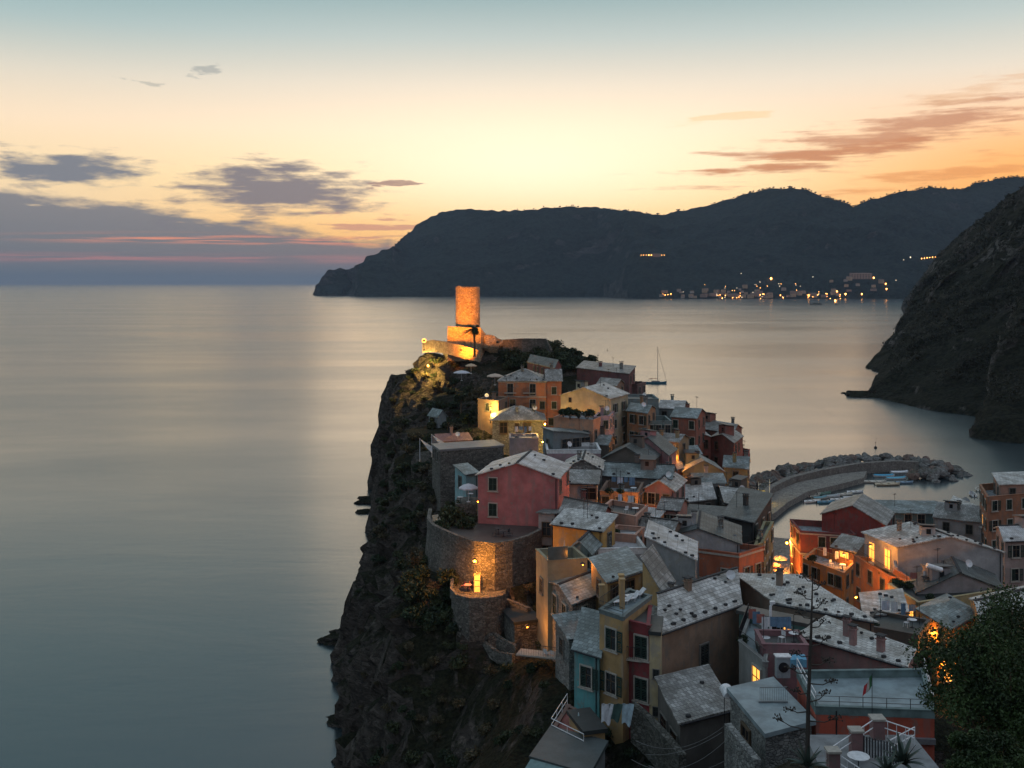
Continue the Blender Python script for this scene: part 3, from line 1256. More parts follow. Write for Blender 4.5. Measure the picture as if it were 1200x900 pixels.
house('low house with a blue-grey terrace left of the orange hotel', (560, 468), (584, 470), 200, 5, 'flat', 0, BROWN, RG, depth=6, parapet=.4, win='dark', cols=1)
house('grey stone house with a low hipped slate roof in front of the hotel', (577, 491), (637, 491), 188, 6.5, 'hip', 1.9, GREY, RG, depth=8, wallmat=STONE_G,
      win=[(.22, 1.6, 'raw', 1.3), (.48, 1.3, 'raw', .7), (.68, 1.6, 'raw', 1.3)], side=None, ov=.5)
house('small pale grey box house with a flat roof', (597, 514), (631, 514), 172, 5.5, 'flat', 0, (0.32, 0.29, 0.31), RW, depth=5, parapet=.25, win=None)
H_tent = house('low shelter with a rosy roof left of the pale box house', (515, 517), (552, 515), 188, 3, 'gs', .9, (.3, .2, .18), RP, depth=5, win='raw')
house('tiny pale hut under a blue-grey roof on the cliff top', (513, 488), (523, 487), 215, 2.5, 'gf', 1.2, (.28, .32, .33), RT, depth=4, win=None)
H_gable = house('cream gabled house with a pale roof and green shuttered side', (657, 463), (714, 467), 178, 10.5, 'gf', 1.6, (0.40, 0.36, 0.25), RL, C=(736, 461),
                win=[(.2, .7, 'raw', .5)], side=[(.3, 1.9, 'open'), (.75, 1.9, 'open'), (.3, 4.6, 'shut'), (.75, 4.6, 'open'), (.3, 7.4, 'shut'), (.75, 7.4, 'shut')], stones=5, chim=1, ant=2)
H_ter = house('salmon house with a planted roof terrace before the cream gable', (649, 489), (695, 493), 168, 7, 'flat', 0, (0.46, 0.24, 0.15), FLOOR_GREY, depth=5.5, parapet=.3, rail=(0,), win='dark', cols=3, rows=1, first=2.4)
house('mauve house with closed green shutters below the planted terrace', (695.5, 489), (714, 488), 167, 9, 'flat', 0, (0.38, 0.27, 0.30), RG, C=(722, 480), parapet=.3, win='shut', cols=2, side='shut')
house('teal-grey cubic house with a plain flat roof near the yacht', (728, 468), (772, 468), 190, 7, 'flat', 0, (0.16, 0.21, 0.22), RT, depth=8, parapet=.3, win=None)
house('brown house with glazed loggia under a pale blue roof', (735, 481), (758, 484), 177, 9, 'gs', .9, (0.34, 0.19, 0.10), RT, depth=7, win='mix', cols=2)
house('ochre house with a teal block on top in the middle of the upper row', (757, 494), (787, 494), 176, 8, 'flat', 0, (0.30, 0.25, 0.12), RT, depth=7, parapet=.9, pm=stucco((.16, .22, .22, 1)), cols=3, win='open', ant=1)
house('red-brown house under pale blue slates in the upper row', (787, 488), (816, 490), 186, 8, 'gs', 1.2, (0.28, 0.11, 0.08), RT, depth=8, cols=3, win='shut', chim=1, ant=1)
house('narrow teal house behind the ochre one', (772, 478), (800, 479), 196, 8, 'gs', 1.1, (.18, .21, .21), RL, depth=7, cols=2, win='dark', chim=1)
house('low brown house with a long roof above the last red houses', (812, 500), (858, 508), 202, 7, 'gs', 1.2, (0.26, 0.12, 0.09), RG, depth=8, chim=2, cols=4)
house('brick-red house with a white edged gable in the last row', (795, 512), (833, 512), 190, 8, 'gf', 1.1, (0.30, 0.10, 0.08), RL, depth=9, win='raw', cols=3, chim=1)
house('darker red gabled house touching its brick-red neighbour', (833.5, 512), (860, 519), 190, 8, 'gf', 1.0, (0.24, 0.09, 0.075), RG, depth=9, win='raw', cols=2, chim=1)
house('crimson house with a roof terrace at the point of the village', (854, 529), (877, 533), 194, 8, 'flat', 0, (0.30, 0.05, 0.05), RG, yd=6, parapet=.8, cols=2, win='dark', side='dark', ant=1)
house('mauve gabled house alone in the middle of the village', (736, 525), (783, 533), 160, 6, 'gf', 2.1, (0.36, 0.18, 0.19), RD, depth=6, win=None, dish=2)
house('dark house with a wide black-green gable roof', (706, 537), (762, 541), 151, 6, 'gf', 1.9, DARK, RD, depth=8, win='dark', cols=3, ant=1)
house('long low house under blue-white slates in mid village', (706, 557), (786, 561), 142, 6, 'gs', 1.3, (.16, .13, .12), RT, depth=6, win='dark', chim=3, ant=2, dish=1)
H_band = house('mauve house with a white banded flat roof and a glass penthouse', (641, 528), (704, 528), 155, 6, 'flat', 0, (0.36, 0.24, 0.26), RW, depth=7, parapet=.45, pm=plain('whitewash', c3(.62, .62, .62), .7), win=None)
house('glass', (648, 512), (690, 508), 159, 3.2, 'sl', .9, (.16, .19, .2), RT, depth=4, parent=H_band, win='big', cols=4, rows=1, ant=1)
H_pink = house('big pink-red house with two green shuttered windows above the round terrace', (560, 556), (654, 560), 125, 6.1, 'gf', 1.6, PINK, RW, depth=9,
               win=[(.19, 1.1, 'shut', 1.05), (.19, 4.2, 'shut', 1.05)], side='dark', stones=6, chim=0, ov=.3)
house('grey stone house with a pale gable behind the pink-red house', (661, 549), (705, 550), 141, 8.5, 'gf', 1.3, GREY, RL, depth=7, wallmat=STONE_G, win=None, stones=6)
H_log = house('grey house with a timber loggia right of the pink-red house', (661, 566), (700, 567), 134, 6, 'sb', .8, GREY, RG, depth=4.5, win=[(.75, 1.3, 'big', 1.0)])
house('tall narrow grey house with two dark openings beside the round terrace', (631, 606), (650, 607), 119, 6.5, 'sf', .5, GREY, RT, depth=4, win=[(.5, 1.3, 'raw', 1.0), (.5, 4.0, 'raw', 1.0)], side=None)
house('low maroon house under a plain grey roof behind the yellow wall', (656, 601), (704, 611), 118, 5, 'gs', 1.1, DKRED, RG, depth=6, win=None, ant=1, chim=1)
house('yellow house with a bare wall under a narrow slate roof', (648, 614), (706, 622), 112.5, 7.5, 'sb', .9, YELL, RL, depth=3.5, win=None, stones=5)
house('salmon house with a bare sunless wall in mid village', (701, 598), (745, 606), 121, 7, 'flat', 0, SALMON, RG, depth=6, parapet=.5, win=None, ant=1)
house('brown house with a cluttered roof terrace in mid village', (703, 576), (748, 578), 134, 6, 'flat', 0, (.22, .14, .1), FLOOR_GREY, depth=7, parapet=.8, win='dark', cols=3, rows=1)
house('narrow left face of the mauve tower with warm light put into its orange colour', (745, 586), (755, 582), 136, 8, 'sr', .8, ORANGE, RL, depth=6, win='dark', cols=1, side=None)  # stands for the tower's left face, its orange light put into the wall colour
house('mauve tower-like house with a pale gable in mid village', (755.5, 572), (790, 575), 138, 9.5, 'gf', 1.2, (.34, .18, .17), RL, depth=8, win='mix', cols=2, side='dark', chim=1, dish=1)
house('tiny orange house with a white roof at the foot of the mauve tower', (751, 605), (771, 607), 129, 6, 'sb', .4, ORANGE, RW, depth=3, win='dark', cols=1, rows=1)
house('mauve house with a loggia left of the main alley', (771.5, 596), (795, 598), 131, 8, 'gs', .9, (.32, .18, .16), RG, depth=5, win='open', cols=2)
house('yellow house behind the double gable by the alley', (791, 536), (822, 532), 174, 7, 'gs', 1.0, YELL, RT, depth=6, win=None)
house('olive house with a pale double gable by the alley', (801, 552), (848, 552), 164, 10, 'gf', 1.7, OLIVE, RT, depth=8, win=None, side='dark', chim=1)
house('olive house under teal slates beside the double gable', (848.5, 547), (876, 549), 170, 11, 'gs', 1.3, OLIVE, RT, yd=7, win='dark', chim=2, ant=2)
house('left face of the olive double gable with lamp light put into its colour', (790, 551), (800.5, 548), 163, 12, 'gs', .8, BRICK, RG, depth=6, win='dark', cols=1)  # the olive house's lit left face; lamp light is put into the brick colour
house('low house with dusty white roofs before the double gable', (799, 588), (838, 584), 150, 8, 'gs', 1.6, DARK, RL, depth=8, win='dark', chim=2, ant=1, stones=3)
house('wide house with patched white roofs above the quay', (850, 589), (893, 597), 148, 9, 'gs', 1.3, DARK, RL, C=(880, 574), D=(839, 571), win='dark', chim=2, ant=2, dish=1, stones=3)
house('black walled house with a mossy dark slate roof', (848, 604), (883, 612), 136, 16, 'sb', 1.6, (.05, .05, .05), RD, C=(904, 593), D=(868, 585), win=None, side='open')
H_grt = house('grey house with a dark green roof above the brick-red house', (770, 632), (867, 637), 118, 3, 'gf', 1.5, (.34, .33, .34), RD, depth=8.5, win=None, chim=2)
H_brk = house('brick-red house with white framed windows and a grey roof terrace', (789, 640), (866, 650), 118.5, 13, 'flat', 0, BRICK, FLOOR_GREY, C=(895, 641), D=(818, 632),
              win=[(.81, 2.6, 'shut', 1.1), (.3, 6, 'shut')], side=[(.3, 2.4, 'half'), (.75, 2.4, 'half'), (.3, 5.6, 'half'), (.75, 5.6, 'half')], parapet=.5, trimband=True, rail=(1,))
house('tall olive house row along the harbour alley', (884, 640), (893.5, 637), 122, 16, 'flat', 0, OLIVE, RG, C=(906, 612), D=(895, 612), parapet=.4, win='open', side='open')
H_wg = house('pale grey house with loungers on an inset white terrace', (686, 644), (757, 643), 108, 8.5, 'flat', 0, GREY, plain('terrace_tiles', c3(.40, .40, .42), .7), depth=6.5, parapet=.55,
             pm=plain('white_parapet', c3(.60, .58, .57), .7), win=None)
house('grey', (757.5, 641.5), (815, 655.5), 107.6, 7, 'sl', 1.1, GREY, RW, yd=7, parent=H_wg, win=None, side=None, stones=9)
house('little green-slated house between the yellow wall and the loungers', (667, 643), (692, 648), 107, 5, 'gf', 1.0, (.2, .24, .23), RT, depth=5, win=None)
H_cg = house('pale cream house with a glazed terrace and folded parasol', (642, 658), (688, 655), 101, 8, 'flat', 0, (.29, .25, .16), FLOOR_GREY, depth=4.5, parapet=1.1, win='dark', cols=2, rows=1, first=3)
house('ochre terrace house with a slate canopy on posts', (712, 681), (754, 667), 94.5, 5, 'sb', .7, (.36, .24, .11), RT, D=(693, 664), win=[(.2, 1.5, 'raw', 1.2), (.6, 1.5, 'raw', 1.2)], ov=.4)
house('ochre gable room beside the slate canopy', (753, 684), (776, 693), 93, 5, 'sl', 2.2, OCHRE, RG, depth=4, win=None)
H_st = house('dark stone house with green shutters and a pale slate roof', (671, 706), (709, 690), 95, 9.5, 'gs', .7, GREY, RT, D=(645, 681), wallmat=STONE_G, win=[(.3, 1.6, 'shut', 1.2)],
             side=[(.25, 1.8, 'shut', 1.3), (.68, 1.8, 'shut', 1.3), (.25, 5.1, 'litdoor', .001), (.4, 5.2, 'shut', 1.3), (.75, 5.2, 'shut', 1.3)], ov=.45)
house('grey stone annex sloping down before the dark stone house', (667, 748), (700, 742), 90, 4, 'sb', .8, GREY, RT, depth=3.5, wallmat=STONE_G, win=None)
H_hut = house('little stone hut with an arched door and a lit ochre wall', (603, 729), (633, 725), 104, 4.5, 'flat', 0, GREY, RD, depth=4, parapet=0, wallmat=STONE, win=[(.3, 1.7, 'litdoor', .001)], side=None)
H_teal = house('turquoise house with one shuttered window above the cliff', (673, 760), (702, 768.5), 85, 6, 'sb', 1.7, TEAL, RT, D=(684, 738), win=[(.5, 2.0, 'half', 1.15)], side=None)
H_och = house('tall ochre house with a roof terrace and two shuttered windows', (702.5, 715), (730, 724), 84, 8.6, 'flat', 0, OCHRE, DECK_TEAL, D=(737, 691),
              win=[(.52, 2.0, 'half', 1.15), (.52, 5.6, 'open', 1.1)], side=None, parapet=.25, pm=plain('teal_coping', c3(.12, .15, .15), .7))
H_red = house('narrow dark red house with a balcony behind the ochre tower', (731, 727), (761, 734), 83.5, 9.5, 'flat', 0, (.24, .045, .05), RG, yd=5, parapet=.15, win=[(.7, 1.8, 'shut', 1.2), (.7, 5.2, 'shut', 1.2)], side=None)
H_wst = house('house with a wide ribbed grey roof behind the brown wall', (731.5, 719), (790, 729), 90, 5, 'sb', .4, (.24, .2, .17), RG, D=(781, 691), win=None, chim=2, stones=2)
H_brown = house('big brown house with peeling plaster and a stone weighted roof', (773, 742), (868, 707), 84, 9.5, 'gs', 1.7, (0.27, 0.18, 0.125), RL, depth=10,
                win=[(.52, 3.2, 'dark', 1.2)], side=None, stones=26, chim=1, dish=1, ant=1)
H_cream = house('narrow cream house front with a small teal balcony', (761, 739), (774, 740.5), 82, 9.5, 'flat', 0, CREAM, RD, yd=3.5, parapet=0, win=[(.6, 3.4, 'dark', .5), (.6, 6.4, 'dark', .5)], side=None)
H_shed = house('low outhouse with a ribbed grey roof in front of the brown house', (797, 846), (858, 830), 74.5, 4.5, 'sb', .9, (.12, .11, .1), RG, D=(771, 809), win=None, side=[(.3, 2, 'big', .9), (.75, 2, 'big', .9)], stones=0)
H_lit = house('grey house with one lit window under a balcony', (866, 752), (897, 777), 84, 7, 'flat', 0, (.26, .26, .25), DECK_TEAL, depth=7, parapet=.3, win=[(.72, 1.9, 'lit', 1.45)], side=None, rail=(0,))
H_green = house('deep green house with a white glazed door under the pale roofs', (866, 716), (944, 731), 90, 5, 'flat', 0, GREEN, RG, depth=1.6, parapet=0, win=[(.58, 1.3, 'door', .95), (.72, 1.4, 'litdoor', .8)], side=None)  # glowing second door added in place of the orange lit strip of wall
H_pale = house('house with a broad stone weighted pale roof above the alley', (909, 707), (1024, 728), 92, 5, 'sb', .25, (.24, .17, .13), RL, C=(938, 678), D=(862, 676), win=None, stones=22, side=None, chim=1)
H_long = house('pinkish house with three chimneys on a dusty sloping roof', (938, 744), (1061, 780), 84.5, 4.5, 'sb', .3, (.30, .17, .16), RL, C=(1070, 766), D=(968, 729), win=None, stones=8, chim=3, side=None)
house('mauve block with a small grey roof beside the lit window', (894, 756), (947, 757), 81, 5, 'flat', 0, (.26, .13, .14), RG, depth=3.4, parapet=.35, win='raw', cols=1, rows=1)
H_terr = house('orange-red house with a wide teal roof terrace in the foreground', (956, 829), (1095, 834), 68, 9, 'flat', 0, (.42, .085, .05), DECK_TEAL, D=(934, 787), C=(1083, 785), parapet=.45,
               pm=plain('teal_parapet', c3(.12, .17, .17), .8, 0, .3, 1.0), win=None, side=None)
H_slab = house('stone outbuilding with a flat grey roof slab in the foreground', (897, 858), (951, 843), 66, 5.5, 'flat', 0, GREY, DECK_TEAL, D=(856, 808), parapet=0, wallmat=STONE_G, win=None,
               side=[(.5, 2.3, 'raw', 1.5)], ov=.35)
# ---- bottom of the cliff
H_awn = house('low house with a teal awning at the foot of the ochre hut', (624, 886), (690, 905), 74, 5, 'flat', 0, (.2, .22, .22), RT, depth=5, parapet=0, win='big', cols=2, rows=1, side=None)
H_dk = house('house with a red-brown deck and white railing over the cliff', (646, 857), (684, 876), 79, 5, 'flat', 0, (.2, .12, .1), plain('red_deck', c3(.22, .07, .06), .7, 0, .3, 1.0), depth=5, parapet=0.05, win=None, side=None)
house('small ochre hut with a dark roof above the awning', (684, 856), (709, 853), 77, 5.5, 'flat', 0, OCHRE, RD, depth=3.5, parapet=0, win=[(.3, 1.3, 'dark', .6)], ov=.3, side=None)
# ---- right of the alley
H_alr = house('tall dark red house with an awninged terrace right of the alley', (938, 623), (1003, 627), 150, 16, 'flat', 0, DKRED, FLOOR_GREY, D=(926, 609), parapet=.8, win='shut', cols=4, side='mix', trimband=True, litp=.0)
house('upper', (963, 602), (1037, 615), 154, 5, 'gf', 2.0, (.30, .06, .05), RG, depth=9, parent=H_alr, win=None)
house('low house under a long grey-green roof at the harbour', (1000, 600), (1108, 602), 172, 6, 'sb', .9, (.12, .18, .18), RT, depth=5, win='door', cols=6, rows=1)
house('grey roofed house at the right end of the harbour row', (1095, 606), (1150, 612), 160, 7, 'gs', 1.4, GREY, RG, depth=10, win='dark', chim=1)
house('low grey building with a pale sloped roof by the moored dinghies', (1106, 598), (1150, 618), 168, 5, 'sb', 1.0, GREY, RL, depth=7, win=None)
H_o1 = house('orange house with a crowded roof terrace right of the alley', (941, 655), (989, 672), 136, 11, 'flat', 0, ORANGE, FLOOR_GREY, depth=6, parapet=.7, win='mix', cols=5, ant=1)
H_o2 = house('brown house with a lit doorway on its terrace', (975, 641), (1002, 647), 138, 10, 'sb', .6, (.3, .17, .1), RG, depth=5, win=[(.55, 1.5, 'litdoor', 1.1)], side=None)
H_big = house('large grey gabled house with a pale roof on the right', (1052, 641), (1175, 647), 118, 8, 'gf', 1.5, (.36, .35, .355), RL, D=(1013, 624),
              win=[(.50, 2.3, 'raw', .95)], side=[(.25, 1.9, 'litdoor', 1.0), (.72, 1.9, 'litdoor', 1.0)], stones=16, ant=1, chim=1)
H_bl = house('orange house below the lit balcony of the grey gable', (1041, 676), (1075, 683), 116, 10, 'flat', 0, (.46, .17, .07), RD, D=(1000, 651), parapet=.5, win=None, side='dark', rail=(3,))
H_cr = house('cream-yellow house with a narrow lit window and a slate terrace', (1076, 707), (1165, 693), 105, 9, 'flat', 0, (.40, .32, .17), RD, D=(1041, 685), parapet=.3, win=None,
             side=[(.2, 1.6, 'shut'), (.55, 1.6, 'shut'), (.8, 1.6, 'litdoor', .8)], dish=2)
house('grey house with a dark hipped slate roof in front of the large gable', (1075, 694), (1175, 690), 109, 6, 'gf', 1.9, (.27, .24, .24), RD, depth=6, win=None, dish=2, ant=1)
house('small house with a bright slate roof beside the long dusty roof', (1014, 722), (1063, 717), 99, 9, 'sb', .25, (.13, .1, .085), RL, D=(1009, 699), win=None, stones=8)
house('dark brown house wall sloping below the bright slate roof', (1010, 733), (1076, 745), 96, 8, 'flat', 0, DARK, RD, depth=5, parapet=.2, win=None)
H_oy = house('orange-yellow house with a teal slate hipped roof by the tree', (1113, 735), (1146, 717), 95, 9, 'hip', .8, (.52, .27, .08), RT, D=(1077, 713), win=[(.6, 3, 'shut')], side='shut', ov=.4, stones=4)
house('small orange house lit from below left of the tree', (1098, 774), (1122, 770), 92, 7, 'flat', 0, (.52, .27, .08), RG, depth=4, parapet=.4, win='lit', cols=1, rows=1)
house('orange house under a pale roof at the right edge behind the tree', (1150, 728), (1215, 712), 94, 9, 'gs', .8, (.48, .24, .09), RL, depth=7, win='shut', stones=6)
H_re = house('tall brown house with stacked terraces at the right edge', (1157, 583), (1225, 577), 150, 14, 'flat', 0, (.30, .14, .08), FLOOR_GREY, depth=10, parapet=.9, win='mix', cols=4, side='mix', litp=.15, chim=2)
house('upper', (1172, 568), (1225, 566), 153, 3, 'sb', .6, (.34, .2, .15), RL, depth=6, parent=H_re, win='dark', cols=2)
house('grey-pink house with a white roof edge at the right edge', (1178, 634), (1225, 632), 126, 10, 'gs', 1.0, (.36, .28, .26), RW, depth=7, win='mix', cols=2, dish=1)
house('stone outbuilding with a long white flat roof on the cliff top', (516, 527), (590, 522), 158, 4, 'flat', 0, GREY, RW, depth=6, parapet=0, wallmat=STONE, win=None, ov=.2)
house('little sky blue shed left of the pink-red house', (546, 556), (560, 554), 133, 3.2, 'sb', .5, (.25, .42, .45), RT, depth=4, win=None)
# ---- houses half hidden between the rows
house('brown house filling the row under the castle path', (700, 450), (722, 452), 206, 7, 'gs', 1.0, BROWN, RG, depth=6, win='dark')
house('low dark house between the mauve band and the black-green gable', (690, 520), (712, 521), 164, 6, 'gs', 1.0, DARK, RT, depth=6, win='dark', chim=1)
house('olive house tucked behind the mauve gabled house', (760, 515), (795, 518), 170, 9, 'gs', .9, (.26, .2, .12), RG, depth=5, win='open', cols=3)
house('grey house with a teal roof between the dusty white roofs', (815, 566), (850, 566), 157, 8, 'gs', .9, GREY, RT, depth=6, win='dark', chim=1)
house('dark house with small skylights under the wide white roofs', (800, 610), (850, 614), 136, 8, 'sb', .8, DARK, RD, depth=6, win='dark', ant=1)
house('brown house low behind the salmon wall', (742, 620), (786, 626), 118, 7, 'gs', .9, BROWN, RG, depth=5, win='dark')
house('grey house with a white edge low behind the yellow wall', (712, 625), (745, 628), 114, 6, 'flat', 0, SALMON, RW, depth=4, parapet=.4, win=None)

for o_ in WPROTO_PARK:
    for c_ in list(o_.children):
        bpy.data.objects.remove(c_)
    bpy.data.objects.remove(o_)
WP.clear()

# ================================================================== TERRAIN: the spur the village stands on
coast_px = [(384, 940), (395, 900), (415, 862), (398, 826), (404, 790), (400, 762), (425, 733), (446, 690), (448, 655), (437, 625), (450, 600), (441, 580)]
coast = [(-60, -80), (-34, 20), (-16, 70), (-14, 92)]
coast += [tuple(E(x, y, 0).xy) for x, y in coast_px]
coast += [(-41, 300), (-36, 318), (-20, 332), (0, 330), (18, 315), (32, 300), (44, 284), (51, 270), (54, 262), (57, 256), (57.5, 233), (66, 229), (84, 226), (110, 228), (135, 232), (165, 238),
          (190, 260), (205, 330), (240, 370), (330, 400), (330, -80)]
CP = np.array(coast)


def sdist(X, Y):
    """signed distance to the coast, positive on land"""
    best = np.full(X.shape, 1e9)
    ins = np.zeros(X.shape, bool)
    n = len(CP)
    for i in range(n):
        x1, y1 = CP[i]
        x2, y2 = CP[(i + 1) % n]
        dx_, dy_ = x2 - x1, y2 - y1
        t = np.clip(((X - x1) * dx_ + (Y - y1) * dy_) / (dx_ * dx_ + dy_ * dy_ + 1e-9), 0, 1)
        best = np.minimum(best, np.hypot(X - x1 - t * dx_, Y - y1 - t * dy_))
        cond = ((y1 > Y) != (y2 > Y)) & (X < (x2 - x1) * (Y - y1) / (y2 - y1 + 1e-12) + x1)
        ins ^= cond
    return np.where(ins, best, -best)


ctrl = [(x, y, z) for x, y, z in BASES]
for (px, py, Y) in [(520, 770, 116), (560, 810, 104), (600, 850, 93), (500, 850, 110), (450, 850, 122), (620, 890, 84), (700, 905, 76), (560, 715, 120),
                    (600, 760, 106), (480, 720, 150), (470, 640, 190), (480, 560, 225), (490, 500, 255), (500, 440, 268), (505, 412, 272), (540, 409, 268), (580, 408, 268),
                    (640, 408, 268), (655, 418, 262), (560, 430, 255), (600, 440, 240), (540, 460, 238), (560, 480, 222), (520, 500, 215), (500, 540, 190), (540, 530, 176), (560, 540, 160),
                    (520, 560, 165), (500, 600, 150), (470, 800, 130), (440, 780, 145), (430, 880, 122), (540, 700, 128), (500, 690, 140), (640, 780, 96), (650, 830, 88),
                    (760, 860, 78), (740, 900, 74), (850, 880, 70), (860, 900, 66), (950, 905, 64), (530, 590, 128), (505, 475, 262), (540, 738, 109), (505, 705, 118), (600, 705, 112), (565, 755, 106), (520, 715, 116), (575, 735, 109), (470, 470, 268), (455, 520, 262)]:
    g_ = G(px, py, Y)
    ctrl.append((g_.x, g_.y, g_.z))
ctrl += [(45, 176, 3), (46, 190, 2.5), (50, 205, 2.2), (56, 222, 2), (70, 215, 2), (90, 205, 3), (48, 225, 3), (50, 240, 3), (52, 255, 2),
         (36, 165, 6), (110, 200, 8), (140, 190, 20), (170, 200, 30), (200, 300, 45), (120, 120, 30), (160, 120, 45),
         (12.2, 42, 40.5), (12.5, 46, 38), (0, 0, 55), (10, 0, 55), (-10, 0, 52), (0, 20, 42), (20, 20, 46), (-20, 20, 38), (0, 40, 32), (12, 40, 32), (25, 38, 40), (32, 40, 43), (40, 50, 42), (22, 55, 28), (36, 62, 34), (45, 75, 32),
         (0, 60, 27), (10, 60, 25), (18, 64, 24), (-15, 50, 25), (-20, 80, 12), (60, 60, 45), (60, 90, 28), (0, -40, 70), (60, 0, 60), (60, -40, 80), (55, 110, 18), (70, 120, 18)]
ctrl = np.array(ctrl)
xs = np.concatenate([np.arange(-75, -46, 3.0), np.arange(-46, 4, 0.75), np.arange(4, 10, 1.2), np.arange(10, 75, 1.6), np.arange(75, 331, 6.0)])
ys = np.concatenate([np.arange(-60, 60, 3.0), np.arange(60, 300, 1.1), np.arange(300, 400, 3.0)])
GX, GY = np.meshgrid(xs, ys)
H_ = np.zeros(GX.shape)
Wt = np.zeros(GX.shape)
for cx_, cy_, cz_ in ctrl:
    d2 = (GX - cx_) ** 2 + (GY - cy_) ** 2 + 4.0
    w_ = d2 ** -1.9
    H_ += w_ * cz_
    Wt += w_
H_ /= Wt
SD = sdist(GX, GY)
dl = np.maximum(SD, 0)
steep = np.interp(dl, [0, 1, 2.5, 5, 9, 14, 30, 60], [0.0, 8, 20, 32, 40, 46, 60, 90])
gentle = np.interp(dl, [0, 1, 3, 7, 12, 18, 30, 60], [0.0, 3, 7.5, 13, 19, 25, 34, 60])
kk = np.clip((GY - 150) / 60.0, 0, 1)
prof_ = gentle * (1 - kk) + steep * kk
har = (GX > 44) & (GY > 200)
prof_ = np.where(har, np.where(dl > 0, 2.0 + 0.6 * np.maximum(dl - 6, 0), 0), prof_)
H_ = np.minimum(H_, prof_)
H_ = np.where(SD < 0, np.maximum(SD * 1.5, -6), H_)


def inside(poly, X, Y):
    ins = np.zeros(X.shape, bool)
    n = len(poly)
    for i in range(n):
        x1, y1 = poly[i]
        x2, y2 = poly[(i + 1) % n]
        ins ^= ((y1 > Y) != (y2 > Y)) & (X < (x2 - x1) * (Y - y1) / (y2 - y1 + 1e-12) + x1)
    return ins


low_ = ((GX > 38) & (GX < 64) & (GY > 152) & (GY < 236)) | ((GX >= 60) & (GX < 112) & (GY > 182))
H_[low_] = np.minimum(H_[low_], 2.5)
for poly, z0 in FOOT:
    c_ = np.mean(np.array(poly), axis=0)
    big_ = [tuple(c_ + (np.array(q_) - c_) * 1.25) for q_ in poly]
    msk = inside(big_, GX, GY)
    H_[msk] = np.minimum(H_[msk], z0)
for (tx, ty, r0, top, k_) in [(-4.0, 112.5, 4.2, 24.6, .85), (-2.6, 121.5, 9.5, 27.0, .8)]:
    rr_ = np.hypot(GX - tx, GY - ty)
    cone = top - k_ * np.maximum(rr_ - r0, 0)
    H_ = np.where((GX < 2.5) & (GY < 128) & (SD > 1.5), np.maximum(H_, np.minimum(cone, 3 + SD * 2.6)), H_)
# the round terrace is held by its own wall; keep the ground below it
for (tx, ty, tr, tz) in [(-2.0, 121, 9.0, 26.5), (-4.0, 112, 4.2, 24.4)]:
    msk = np.hypot(GX - tx, GY - ty) < tr
    H_[msk] = np.minimum(H_[msk], tz)
TOWN = np.zeros(GX.shape)
bm = bmesh.new()
vv = []
sl_ = np.hypot(*np.gradient(H_, ys, xs))
for j in range(GX.shape[0]):
    row = []
    for i in range(GX.shape[1]):
        x, y, z = GX[j, i], GY[j, i], H_[j, i]
        st = min(1.0, max(0.0, (sl_[j, i] - 0.5) / 0.9))
        wild = 1.0 if (x < -6 or y > 235 or (y < 75 and x < 20)) else 0.25
        if x > 44 and y > 200:
            wild = 0.0
        k = (0.35 + 0.9 * st) * wild
        if k > 0 and y > 50:
            s_ = Vector((x * 0.085, y * 0.085, z * 0.07))
            rd = noise.ridged_multi_fractal(s_, 0.95, 2.1, 5, 0.9, 2.0) - 1.1
            dv = noise.noise_vector(s_ * 2.6)
            dw = noise.noise_vector(s_ * 7.0)
            x2 = x - rd * 1.7 * k * (1 if x < 10 else 0.2) + dv.x * 1.3 * k + dw.x * .5 * k
            # tilted beds of rock stand proud of each other
            bed = (x * .35 + y * .42 + z * .62) * .42 + dv.x * .5
            stp = (bed - math.floor(bed)) ** 2.5
            x2 -= stp * 1.5 * k * (1 if x < 10 else 0)
            bed2 = (x * -.5 + y * .5 + z * .35) * .9 + dv.y * .6
            x2 -= (bed2 - math.floor(bed2)) * .7 * k
            y2 = y + dv.y * 1.6 * k + dw.y * .7 * k
            z2 = z + rd * 0.9 * k + dv.z * 1.1 * k + dw.z * .7 * k
            if SD[j, i] < 0:
                z2 = min(z2, z + .4)
            row.append(bm.verts.new((x2, y2, z2)))
        else:
            row.append(bm.verts.new((x, y, z)))
    vv.append(row)
for j in range(len(vv) - 1):
    for i in range(len(vv[0]) - 1):
        bm.faces.new((vv[j][i], vv[j][i + 1], vv[j + 1][i + 1], vv[j + 1][i]))
ter_bvh = BVHTree.FromBMesh(bm)
CLIFF = rock('cliff_rock', c3(0.042, 0.036, 0.032), c3(0.135, 0.115, 0.10), c3(0.022, 0.024, 0.013), 0.36, 1.6, 1.0, scar=c3(0.2, 0.18, 0.16))
ter = link('terrain', bm, CLIFF, smooth=False)
ter['kind'] = 'structure'


def gz(x, y):
    loc, nrm, i, d = ter_bvh.ray_cast(Vector((x, y, 200)), Vector((0, 0, -1)), 400)
    return loc.z if loc else 0.0


# piazza paving by the harbour
PAVE = stonewall('piazza_paving', c3(0.20, 0.18, 0.16), c3(0.28, 0.26, 0.23), 1.0)
bm = bmesh.new()
prism(bm, [(40, 150), (50, 150), (56, 190), (66, 226), (57.8, 230), (50, 225), (42, 190)], 1.0, 3.1)
pz = link('piazza', bm, PAVE)
pz['kind'] = 'structure'

# ------------------------------------------------------------------ pier and breakwater
def e2(px, py, z=1.6): return tuple(E(px, py, z).xy)


